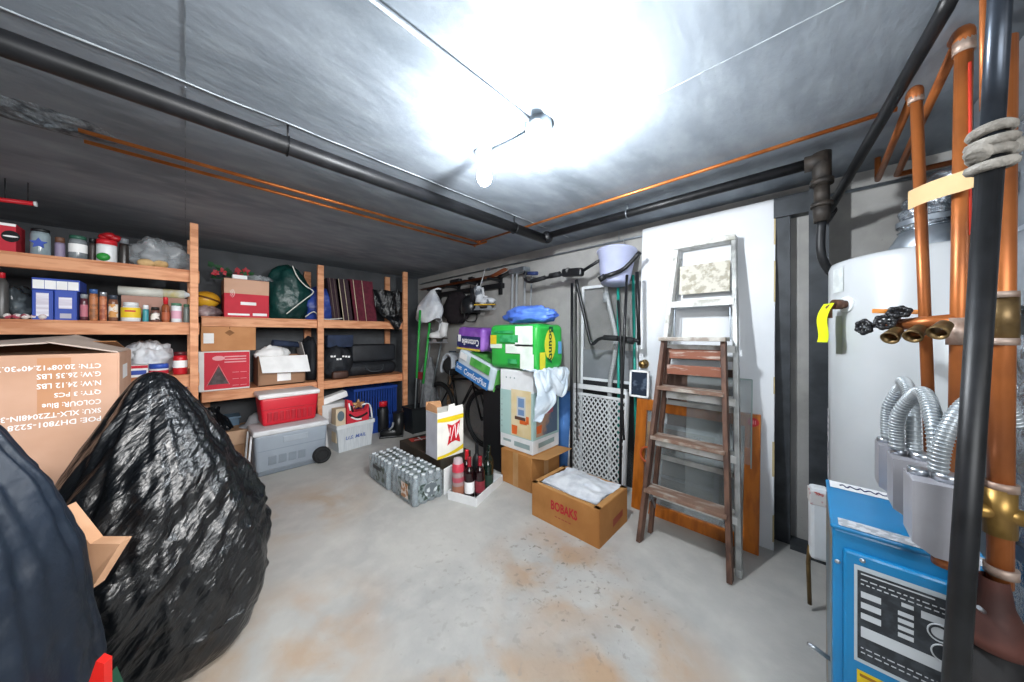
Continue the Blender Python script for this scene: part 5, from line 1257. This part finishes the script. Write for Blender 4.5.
v = P('relief_valve', MB().cyl(hsurf(124,1.375,0), hsurf(124,1.375,.04), .016).cyl(hsurf(124,1.375,.02), hsurf(124,1.375,.048), .020).tube([hsurf(124,1.375,.045), hsurf(122,1.365,.055), hsurf(122,1.32,.055)], .011, 10), M('valve_bronze','#6b4b3a',.5,.5,c2='#4f3a30',scale=30), t)
tb = hsurf(122,1.36,.055)
def tg(u, w): return tb+Vector((.045*(u-.5)-.01*w, .03*(u-.5)+.03*w+.01*math.sin(w*5), -.16*w+.02))
P('tag', MB().grid(tg, 4, 14).grid(lambda u, w: tg(u, w)+Vector((-.002,0,0)), 4, 14), neon, v, 'bright yellow hanging tag')
g = hsurf(100,.41,.036)
gv = P('gas_valve', MB().box(g, (.065,.065,.32), .014, R=Matrix.Rotation(math.radians(8),3,'Z')), white, t)
gl = MB().box(g+Vector((-.0,.0,.115)), (.068,.068,.06), .003, R=Matrix.Rotation(math.radians(8),3,'Z')); P('warning_label', gl, M('warn_print','#d8d4d2',.6,c2='#b8443c',scale=25,lo=.56,hi=.62), gv)
P('gas_line', MB().tube([g+Vector((0,.03,-.12)), g+Vector((0,.035,-.2)), g+Vector((-.01,.03,-.38))], .008, 8), brass, t)
P('flue_collar', MB().lathe([(.11,hz),(.12,hz+.02),(.085,hz+.09),(.08,hz+.1)], 28), galv, t)
t = T('flue_duct', 'crumpled silver foil flue bending away from the top of the white water heater', 'duct', (hx_,hy_,hz+.1))
dz = 0
mb = MB().tube([(0,0,0),(0,0,.06),(.01,-.03,.13),(.03,-.12,.18),(.06,-.3,.20),(.10,-.75,.24)], .085, 28, smooth=8, rr=lambda q: .082+.006*math.sin(q*70))
P('duct', mb, foil, t); P('band', MB().lathe([(.09,.02),(.09,.04)], 32), galv, t)

# ---------------------------------------------------------------- boiler
t = T('boiler', 'bright blue boiler cabinet with a dark data plate in front of the water heater', 'boiler', (1.245,-.045,0), R90)
W, D, H = .25, .36, .715      # local x runs away to the pipes, front is -y
P('cabinet', MB().bb(0,W,0,D,.02,H,.006), boiler_b, t)
P('front_panel', MB().bb(.020,W-.012,-.012,.004,.05,H-.045,.008), boiler_b, t)
P('top_panel', MB().bb(-.004,W+.004,-.006,D+.004,H,H+.012,.004), boiler_b, t)
P('side_panel', MB().bb(-.003,.001,.01,D-.01,.03,H-.03), M('side_zinc','#7e95a3',.4,.5,c2='#94856f',scale=5), t)
lb = M('instruction_label','#c3c6ca',.7,c2='#9da2a8',scale=60,lo=.46,hi=.54,stretch=(1,1,4))
mb = MB(); mb.quad((.012,-.004,H+.0135),(W,-.004,H+.0135),(W,.045,H+.0135),(.012,.045,H+.0135)); P('label_strip', mb, lb, t)
mb = MB(); mb.quad((.005,D-.07,H+.0135),(.16,D-.07,H+.0135),(.16,D-.005,H+.0135),(.005,D-.005,H+.0135)); pl = P('white_label', mb, white_p, t)
P('handwriting', MB().tube([(.03+.008*k, D-.038+.012*math.sin(k*2.4)*(1-.02*k), H+.0145) for k in range(15)], .0022, 5, smooth=3), navy, pl)
yf = -.0128
px0, px1, pz0, pz1 = .040, .218, .385, .640; k_ = .178/.325
mb = MB(); fq(mb, px0, px1, pz0, pz1, yf); pl = P('data_plate_border', mb, M('plate_silver','#b9c4cb',.4), t)
mb = MB(); fq(mb, px0+.006, px1-.006, pz0+.010, pz1-.012, yf-.0008); P('data_plate', mb, M('plate_dark','#2a2e33',.5,c2='#3b4046',scale=50), pl)
mb = MB(); y_ = yf-.0014
rq = random.Random(11)
fq(mb, px0+.012, px1-.012, pz0+.07, pz0+.098, y_)
for k in range(3): fq(mb, px0+.012, px0+.085*k_, pz0+.118+.028*k, pz0+.134+.028*k, y_)
for k in range(4): fq(mb, px0+.135*k_, px0+.18*k_, pz0+.112+.018*k, pz0+.123+.018*k, y_)
fq(mb, px0+.145*k_,px0+.18*k_,pz0+.19,pz0+.20,y_); fq(mb, px0+.2*k_,px0+.28*k_,pz0+.18,pz0+.198,y_); fq(mb, px0+.012,px0+.13,pz0+.234,pz0+.2375,y_)
for r_ in range(4):
    xx = px0+.012
    while xx < px1-.03:
        w_ = rq.uniform(.004,.012); zz_ = (pz0+.028+.012*r_) if r_ < 2 else pz0+.208+.011*(r_-2)
        fq(mb, xx, xx+w_, zz_, zz_+.003, y_); xx += w_+.004
for (a, b_) in ((.25,.16),(.26,.115)):
    pts = [(px0+a*k_+.018*math.cos(2*PI*i/20), y_, pz0+b_+.020*math.sin(2*PI*i/20)) for i in range(21)]; mb.tube(pts, .0018, 4)
disc(mb, (px0+.25*k_,y_,pz0+.16), .013, .013)
P('plate_lettering', mb, M('plate_print','#c9ced2',.6), pl)
mb = MB(); fq(mb, .045, .098, .22, .364, yf); st = P('warning_sticker', mb, M('sticker_yellow','#e3c21c',.5), t, 'yellow warning sticker')
mb = MB(); fq(mb, .060, .083, .25, .338, yf-.0006); P('symbol', mb, black_m, st)
P('print', MB().bb(.050,.093,yf-.0012,yf-.0004,.349,.356), M('ochre_print','#9a6a1c',.6), st)
mb = MB()
for (a, b_) in ((.010,.625),(.055,.655)): P('screw', MB().sph((a,-.002 if a < .03 else -.012,b_), (.006,.004,.006), 8), steel, t)
P('latch', MB().tube([(-.002,.06,.30),(-.035,.055,.315),(-.05,.05,.32)], .006, 8), steel, t)

# ---------------------------------------------------------------- zone valve heads and flexible conduits on the boiler
conds = M('flexible_conduit','#a3abb0',.4,.4,c2='#8f979d',scale=8)
zv = [(1.15,-.205,.775,'grey zone valve box standing over the boiler front beside the iron pipe'), (1.37,-.205,.76,'grey zone valve box, the middle of the three over the boiler'), (1.61,-.205,.735,'grey zone valve box closest to the white water heater')]
for i, (x, y, z, lab) in enumerate(zv):
    t = T('zone_valve', lab, 'valve', (x,y,z), R90)
    mb = MB(); W, D, H = .085, .09, .155
    mb.prism([(-W/2,-D/2,.02),(-W/2+.03,-D/2,0),(W/2,-D/2,0),(W/2,-D/2,H-.02),(W/2-.02,-D/2,H),(-W/2,-D/2,H)], (0,D,0)); P('cover', mb, greybox, t)
    P('body', MB().cyl((.01,0,-.001),(.01,0,-.03), .02), copper, t)
    P('connector', MB().cyl((.012,.0,H),(.012,.0,H+.018), .022, n=8).cyl((-.025,.015,H),(-.025,.015,H+.015), .016, n=8), steel, t)
def flex(name, lab, pts, r):
    t = T(name, lab, 'conduit', (0,0,0))
    P('conduit', MB().tube(pts, r, 10, smooth=8), conds, t)
    # wound ridges
    mb = MB(); tmp = MB().tube(pts, .001, 3, smooth=26)
    n = len(tmp.v)//3
    cs = []
    for i in range((len(pts)-1)*26+1): cs.append((tmp.v[i*3]+tmp.v[i*3+1]+tmp.v[i*3+2])/3)
    L = 0; last = cs[0]
    for i in range(1, len(cs)-1):
        L += (cs[i]-cs[i-1]).length
        if L > .0075: mb.torus(cs[i], r, .0022, cs[i+1]-cs[i-1], 12, 4); L = 0
    P('ridges', mb, M('conduit_ridge','#bfc5c9',.35,.5), t)
def zt(i, dx): x, y, z, _ = zv[i]; return Vector((x, y-dx, z+.172))
a = zt(2,-.02); b_ = zt(1,.0)
flex('flexible_conduit', 'ribbed grey flexible conduit arching from the zone valve nearest the heater', [a, a+Vector((-.01,-.0,.10)), a+Vector((-.05,-.02,.175)), (a+b_)/2+Vector((0,-.01,.19)), b_+Vector((.03,0,.13)), b_], .0135)
a = zt(1,-.03); b_ = zt(0,.0)
flex('flexible_conduit', 'ribbed grey flexible conduit arching between the front and middle zone valves', [a, a+Vector((-.01,0,.09)), a+Vector((-.05,-.02,.155)), (a+b_)/2+Vector((0,-.015,.165)), b_+Vector((.03,-.0,.10)), b_], .0135)
a = zt(0,.0)
flex('flexible_conduit', 'ribbed grey flexible conduit rising from the front zone valve behind the iron pipe', [a, a+Vector((0,-.005,.06)), a+Vector((.015,-.025,.125)), a+Vector((.05,-.06,.165)), a+Vector((.10,-.10,.165)), a+Vector((.14,-.13,.10))], .0135)

# ---------------------------------------------------------------- vertical pipes
def PX(px, Z): u = (px-CXP)/F; return Vector((Z*(S*u+C), Z*(S-C*u)))
def PP(px, py, Z): p = PX(px, Z); return Vector((p.x, p.y, EYE+(HOR-py)/F*Z))
t = T('copper_riser', 'thinner upright copper pipe in front of the water heater', 'pipe', (0,0,0))
Z1 = 1.0
top, bot = PP(916,92,Z1), PP(933,520,Z1)
P('pipe', MB().tube([bot, top], .0135, 16), copper, t)
P('elbow', MB().tube([top+Vector((0,0,-.03)), top, top+Vector((.02,0,.012)), top+Vector((.05,0,.014))], .0165, 14, smooth=5), copper, t)
P('solder_joint', MB().cyl(top+Vector((0,0,-.035)), top+Vector((0,0,-.015)), .0172), solder, t)
y1 = top.y
P('branch', MB().tube([top+Vector((.04,0,.014)), (2.40,y1,top.z+.0)], .0115, 12).tube([(2.40,y1,top.z),(2.40,y1,CEIL-.001)], .011, 12), copper, t)
t = T('copper_riser', 'thick upright copper pipe beside the black iron pipe with a painted red reflection', 'pipe', (0,0,0))
Z2 = .88
top, bot = PP(964,34,Z2), PP(955,560,Z2)
P('pipe', MB().tube([bot, top], .0165, 16), copper, t)
P('elbow', MB().tube([top+Vector((0,0,-.03)), top, top+Vector((.02,0,.012)), top+Vector((.05,0,.014))], .020, 14, smooth=5), copper, t)
P('solder_joint', MB().cyl(top+Vector((0,0,-.055)), top+Vector((0,0,-.02)), .0205), solder, t)
P('branch', MB().tube([top+Vector((.04,0,.012)), (2.45,top.y,top.z-.05)], .0125, 12).tube([(2.45,top.y,top.z-.05),(2.45,top.y-.6,top.z-.05)], .0125, 12), copper, t)
q0 = PP(975,60,Z2*.98); q1 = PP(972,210,Z2*.98)
P('reflection_stripe', MB().tube([PP(970,62,Z2-.0165), PP(970,235,Z2-.0165)], .0035, 6), M('red_reflection','#c23a2a',.5), t)  # red reflection on the copper, imitated by a thin coloured strip
P('coupling', MB().cyl(PP(958,345,Z2), PP(958.5,318,Z2), .0215), solder, t)
t = T('copper_riser', 'widest copper pipe standing behind the black iron pipe with a brass elbow', 'pipe', (0,0,0))
Z3 = .64
P('pipe', MB().tube([PP(1000,585,Z3), PP(1004,40,Z3)], .0165, 18), copper, t)
P('coupling', MB().cyl(PP(1002,340,Z3), PP(1002,295,Z3), .0205), brass, t)
for ya, yb_ in ((345,338),(298,292),(490,482),(575,566)): P('solder_joint', MB().cyl(PP(1001,ya,Z3), PP(1001,yb_,Z3), .0215), solder, t)
c0 = PP(1000,513,Z3)
P('brass_tee', MB().cyl(c0+Vector((0,0,-.045)), c0+Vector((0,0,.05)), .0205).tube([c0, c0+Vector((-.004,-.025,0))], .0165, 14).sph(c0+Vector((-.006,-.032,0)), .0168, 10).cyl(c0, c0+Vector((-.01,.04,0)), .015), M('bright_brass','#9c7b40',.38,.7,c2='#83663a',scale=14), t)
t = T('circulator_pump', 'red-brown domed iron pump flange on a black pipe beside the boiler', 'pump', (0,0,0))
c0 = PP(994,592,Z3)
P('dome', MB().lathe([(.018,.03),(.0215,.0),(.024,-.02),(.033,-.045),(.040,-.07),(.043,-.085),(.0445,-.09),(.0445,-.105),(.03,-.105)], 32, c0), gasket, t)
P('column', MB().cyl(c0+Vector((0,0,-.10)), (c0.x,c0.y,.0), .034, n=28), M('pump_black','#121214',.75,c2='#1c1a1a',scale=9), t)
P('bolt', MB().cyl(c0+Vector((-.035,.02,-.03)), c0+Vector((-.055,.03,-.015)), .004, n=8), steel, t)
t = T('gas_riser', 'thick black iron pipe standing upright in front of the boiler', 'pipe', (0,0,0))
Z4 = .60
jn = PP(991,150,Z4); 
P('pipe', MB().tube([PP(1001,-60,Z4), PP(1000,0,Z4), jn], .0145, 18), M('polished_iron','#3f4650',.3,.6,c2='#2a2d33',scale=9), t)
lo = PP(955,690,Z4); k = (lo-jn)/(jn.z-lo.z)
P('lower_pipe', MB().tube([jn, jn+k*jn.z], .0165, 18), iron, t)
P('side_pipe', MB().tube([PP(984,-40,Z4*1.12), PP(984,110,Z4*1.12)], .006, 8), copper, t)
mb = MB()
for i in range(4):
    a = jn+Vector((0,0,.035-.022*i)); mb.torus(a, .020+.002*(i%2), .010, (.12*(-1)**i,.1,1), 24, 8)
def rag(u, v_):
    a = jn+Vector((.69*(-.055+.13*u),-.72*(-.055+.13*u),.05-.09*v_-.03*u*0)); return a+Vector((-.04-.015*noise.noise(Vector((u*5,v_*5,2))),-.03,.012*noise.noise(Vector((u*7,v_*4,5)))))
mb.tube([jn+Vector((-.025,.022,-.016)), jn+Vector((-.012,.012,.0)), jn+Vector((.016,-.018,.008)), jn+Vector((.035,-.035,.005))], .02, 10, smooth=4, rr=lambda q: .013+.005*math.sin(q*9))
P('joint_wrap', mb, ragm, t, 'dusty grey putty and rag around the joint')
# tape across the copper pipes
ta_, tb_ = PP(908,197,.95), PP(972,172,.84)
def tp(u, v_): p = ta_.lerp(tb_, u); return p+Vector((.004*math.sin(u*6),0,.016-.055*v_+.004*math.sin(u*5)))
O('tape_strip', MB().grid(tp, 16, 3).grid(lambda u, v_: tp(u, v_)+Vector((-.002,-.002,0)), 16, 3), mask_y, 'strip of tan masking tape stuck across two upright copper pipes', 'tape')
# drain valve manifold
t = T('drain_manifold', 'copper manifold with brass outlets and black valve handles by the copper pipes', 'valve', (0,0,0))
m0, m1 = PP(958,320,Z2), PP(896,325,1.0)
P('manifold', MB().tube([m0, m1], .0185, 14).cyl(m1, m1+(m1-m0).normalized()*.03, .012), copper, t)
mb = MB()
for (px, py, Z) in ((945,325,.87),(920,329,.93),(897,331,.98)):
    c0 = PP(px,py,Z); d = Vector((-.62,.35,-.42)); mb.lathe([(.016,0),(.019,.03),(.021,.045),(.017,.046),(.014,.02)], 20, c0, d.to_track_quat('Z','Y').to_matrix())
P('outlet', mb, brass, t)
def hwheel(c0, ax, r):
    ax = Vector(ax).normalized(); mb = MB().torus(c0, r, .006, ax, 24, 8); a = ax.orthogonal().normalized(); b_ = ax.cross(a)
    for i in range(6):
        d = a*math.cos(i*PI/3)+b_*math.sin(i*PI/3); mb.cyl(c0, c0+d*r, .004, n=6).sph(c0+d*r, .009, 6)
    return mb
for (px, py, Z, ax) in ((864,327,1.06,(-.7,.7,0)),(885,322,1.0,(-.8,.2,.3)),(899,312,.98,(-.6,.1,.7))):
    c0 = PP(px,py,Z)
    P('valve_handle', hwheel(c0, ax, .020), M('handle_black','#1a1b1e',.4), t)
    P('valve_stem', MB().tube([c0, c0.lerp(m1, .9)], .006, 8), steel, t)
lv = PP(872,311,1.03); P('lever', MB().beam(lv, PP(918,312,.97), .014, .006, (0,0,1), .002), M('lever_orange','#e08a2c',.45), t, 'orange lever')
# ducts past the pipes
t = T('sheet_metal_duct', 'grey sheet metal duct box standing on the foil duct beyond the iron pipe', 'duct', (1.57,-.535,0))
P('duct', MB().bb(-.13,.25,-.3,.14,1.325,2.02,.004), galv, t)
for z_ in (1.52, 1.80): P('seam', MB().bb(-.132,.252,-.302,.142,z_,z_+.012), steel, t)
P('collar', MB().cyl((0,0,1.262),(0,0,1.325), .10, n=32), black, t)
t = T('insulated_duct', 'foil wrapped round duct on the floor under the sheet metal duct box', 'duct', (1.56,-.525,0))
P('duct', MB().lathe([(.001,0),(.12,0),(.13,.02)]+[(.13+.004*math.sin(k*2.3),.02+.0345*k) for k in range(1, 35)]+[(.12,1.25),(.001,1.26)], 48, fn=lambda v, t_, j: v+Vector((math.cos(t_), math.sin(t_), 0))*.012*noise.noise(Vector((math.cos(t_)*3, math.sin(t_)*3, j*.5)))), foil, t)
P('band', MB().lathe([(.144,.66),(.144,.70)], 40), galv, t)
t = T('vent_pipe', 'dark metal vent pipe under the ceiling above the sheet metal duct', 'pipe', (0,0,0))
P('pipe', MB().tube([(1.9,-.75,1.98),(2.5,-.68,1.98)], .05, 20), M('dull_zinc','#6d747b',.5,.6,c2='#555b61',scale=9), t)
P('hanger', MB().tube([(2.2,-.715,2.02),(2.2,-.715,CEIL-.001)], .004, 6), galv, t)

# ---------------------------------------------------------------- big carton and bags at the entry
t = T('shipping_carton', 'big upside-down shipping carton with white printing behind the black trash bag', 'box', (-.224-.39,2.635,0))
W, D, H = .78, .47, 1.165
mb = MB().bb(-W/2,W/2,-D/2,D/2,0,.01)
for s in (-1, 1): mb.bb(-W/2,W/2,s*D/2-.005,s*D/2+.005,0,H).bb(s*W/2-.005,s*W/2+.005,-D/2,D/2,0,H)
P('carton', mb, card_p, t)
cf = M('carton_flap','#b9a79b',.85,c2='#c4b3a7',scale=4)
P('flap', MB().prism([(W/2,-D/2,H),(W/2,D/2,H),(W/2-.185,D/2,H+.082),(W/2-.195,-D/2,H+.052)], (0,0,.006)), cf, t)
P('flap', MB().prism([(-W/2,-D/2,H),(-W/2,D/2,H),(W/2-.175,D/2,H+.08),(W/2-.19,-D/2,H+.048)], (0,0,.006)), cf, t)
P('inner_flap', MB().prism([(-W/2+.01,D/2-.01,H),(W/2-.01,D/2-.01,H),(W/2-.03,D/2-.2,H+.05),(-W/2+.03,D/2-.2,H+.05)], (0,0,.004)), card_d, t)
lines = ['POE: DH7801-5228', 'SKU: XLX-TZ2048IN-3', 'COLOUR: Blue', 'QTY: 3 PCS', 'N.W: 24.12 LBS', 'G.W: 26.35 LBS', 'CTN: 20.08*12.40*30.7']
wd = [.235,.25,.155,.125,.168,.168,.262]
zl = [ZZ(y, -.26, 2.40) for y in (415,399,386,375.5,366,356+2,352)]
zl = [.880,.918,.959,1.005,1.046,1.088,1.125]
mb = MB(); xr = W/2-.048; f = -D/2-.0065
for s_, w_, z_ in zip(lines, wd, zl):
    text(mb, s_, (xr-w_/2, f, z_-.018), (-1,0,0), (0,0,-1), w=w_, h=.023, fat=.012)
P('lettering', mb, white_p, t)
mb = MB(); fq(mb, W/2-.215, W/2-.13, .90, 1.15, f+.0008); P('tape_patch', mb, M('darker_patch','#bd8a66',.8), t)
mb = MB(); mb.quad((W/2+.006,-.13,1.03),(W/2+.006,.05,1.03),(W/2+.006,.05,1.10),(W/2+.006,-.13,1.10)); P('side_label', mb, white_p, t)
# glossy black bag
t = T('trash_bag', 'large glossy black trash bag, crumpled and peaked, on the floor before the carton', 'bag', (-.055,1.885,0))
P('bag', sack([(.001,.0),(.255,.0),(.300,.06),(.325,.22),(.325,.40),(.295,.55),(.255,.68),(.205,.80),(.15,.91),(.095,1.01),(.055,1.075),(.025,1.10),(.001,1.105)], 240, 200, 17, .05, .06, 7, creases=.008, diag=.034, knob=.06, lean=(-.03,0)), poly_gl, t)
t = T('trash_bag', 'matte dark navy bag standing in front of the glossy black trash bag', 'bag', (-.375,1.29,0))
P('bag', sack([(.001,.0),(.18,.0),(.21,.08),(.222,.3),(.215,.55),(.19,.75),(.145,.92),(.08,1.06),(.03,1.14),(.001,1.15)], 160, 130, 27, .09, .06, 8, creases=.022), poly_n, t)
# cardboard scrap between the bags
q = [PP(62,508,.93), PP(90,544,.90), PP(120,544,.90), PP(91,590,.86), PP(70,600,.86), PP(56,540,.90)]
O('cardboard_scrap', MB().prism([q[0],q[1],q[2],q[3],q[4],q[5]], (.02,.03,.0)), M('peach_card','#d8a884',.85,c2='#cf9d78'), 'torn cardboard flap poking out between the navy and black bags', 'cardboard')
r0 = PP(84,690,.80)
O('red_ribbon', MB().prism([Vector((*PX(86,.70),0)), PP(88,684,.70), PP(96,661,.70), PP(104,664,.70), Vector((*PX(104,.70),0))], (.01,.015,0)), M('scarlet_plastic','#d8241c',.4), 'scrap of red plastic showing at the foot of the navy bag', 'scrap')
O('green_scrap', MB().prism([Vector((*PX(105,.74),0)), PP(109,674,.74), PP(116,690,.74), Vector((*PX(116,.74),0))], (.01,.015,0)), M('deep_green','#1d4a35',.5), 'small dark green scrap beside the red plastic', 'scrap')

# ---------------------------------------------------------------- camera
cam = bpy.data.cameras.new('camera'); co = bpy.data.objects.new('camera', cam); COL.objects.link(co)
cam.sensor_width = 36; cam.lens = F/1024*36; cam.shift_y = -(341-HOR)/1024; cam.clip_start = .02
co.location = (0,0,EYE); co.rotation_euler = (PI/2, 0, -math.atan2(C, S))
bpy.context.scene.camera = co


# ---------------------------------------------------------------- light
def plight(loc, w, r=.04, col=(1,.97,.95)):
    l = bpy.data.lights.new('bulb_light', 'POINT'); l.energy = w; l.shadow_soft_size = r; l.color = col
    o = bpy.data.objects.new('bulb_light', l); o.location = loc; COL.objects.link(o); return o
nt = bulb_m.node_tree; nt.nodes['Principled BSDF'].inputs['Emission Strength'].default_value = 1080
nt.nodes['Principled BSDF'].inputs['Emission Color'].default_value = (.93,.97,1,1)
al = bpy.data.lights.new('room_fill', 'AREA'); al.energy = 70; al.shape = 'RECTANGLE'; al.size = 1.6; al.size_y = 1.2; al.color = (.95,.98,1)  # added fill lamp behind the camera, no fixture of the room
ao = bpy.data.objects.new('room_fill', al); COL.objects.link(ao); ao.location = (-.9,-.8,1.95)
d = Vector((1.6,2.2,.3))-Vector(ao.location); ao.rotation_euler = d.to_track_quat('-Z','Y').to_euler()
al2 = bpy.data.lights.new('shelf_fill', 'AREA'); al2.energy = 22; al2.size = 1.0; al2.spread = math.radians(75); al2.color = (1,.98,.96)  # second added fill, aimed to brighten the shelves
ao2 = bpy.data.objects.new('shelf_fill', al2); COL.objects.link(ao2); ao2.location = (.35,-.6,1.95)
ao2.rotation_euler = (Vector((.45,4.0,.9))-Vector(ao2.location)).to_track_quat('-Z','Y').to_euler()
w = bpy.data.worlds.new('world'); bpy.context.scene.world = w; w.use_nodes = True
w.node_tree.nodes['Background'].inputs[0].default_value = (.6,.65,.7,1); w.node_tree.nodes['Background'].inputs[1].default_value = .2
sc = bpy.context.scene
sc.view_settings.view_transform = 'Standard'; sc.view_settings.look = 'None'; sc.view_settings.exposure = 0.27
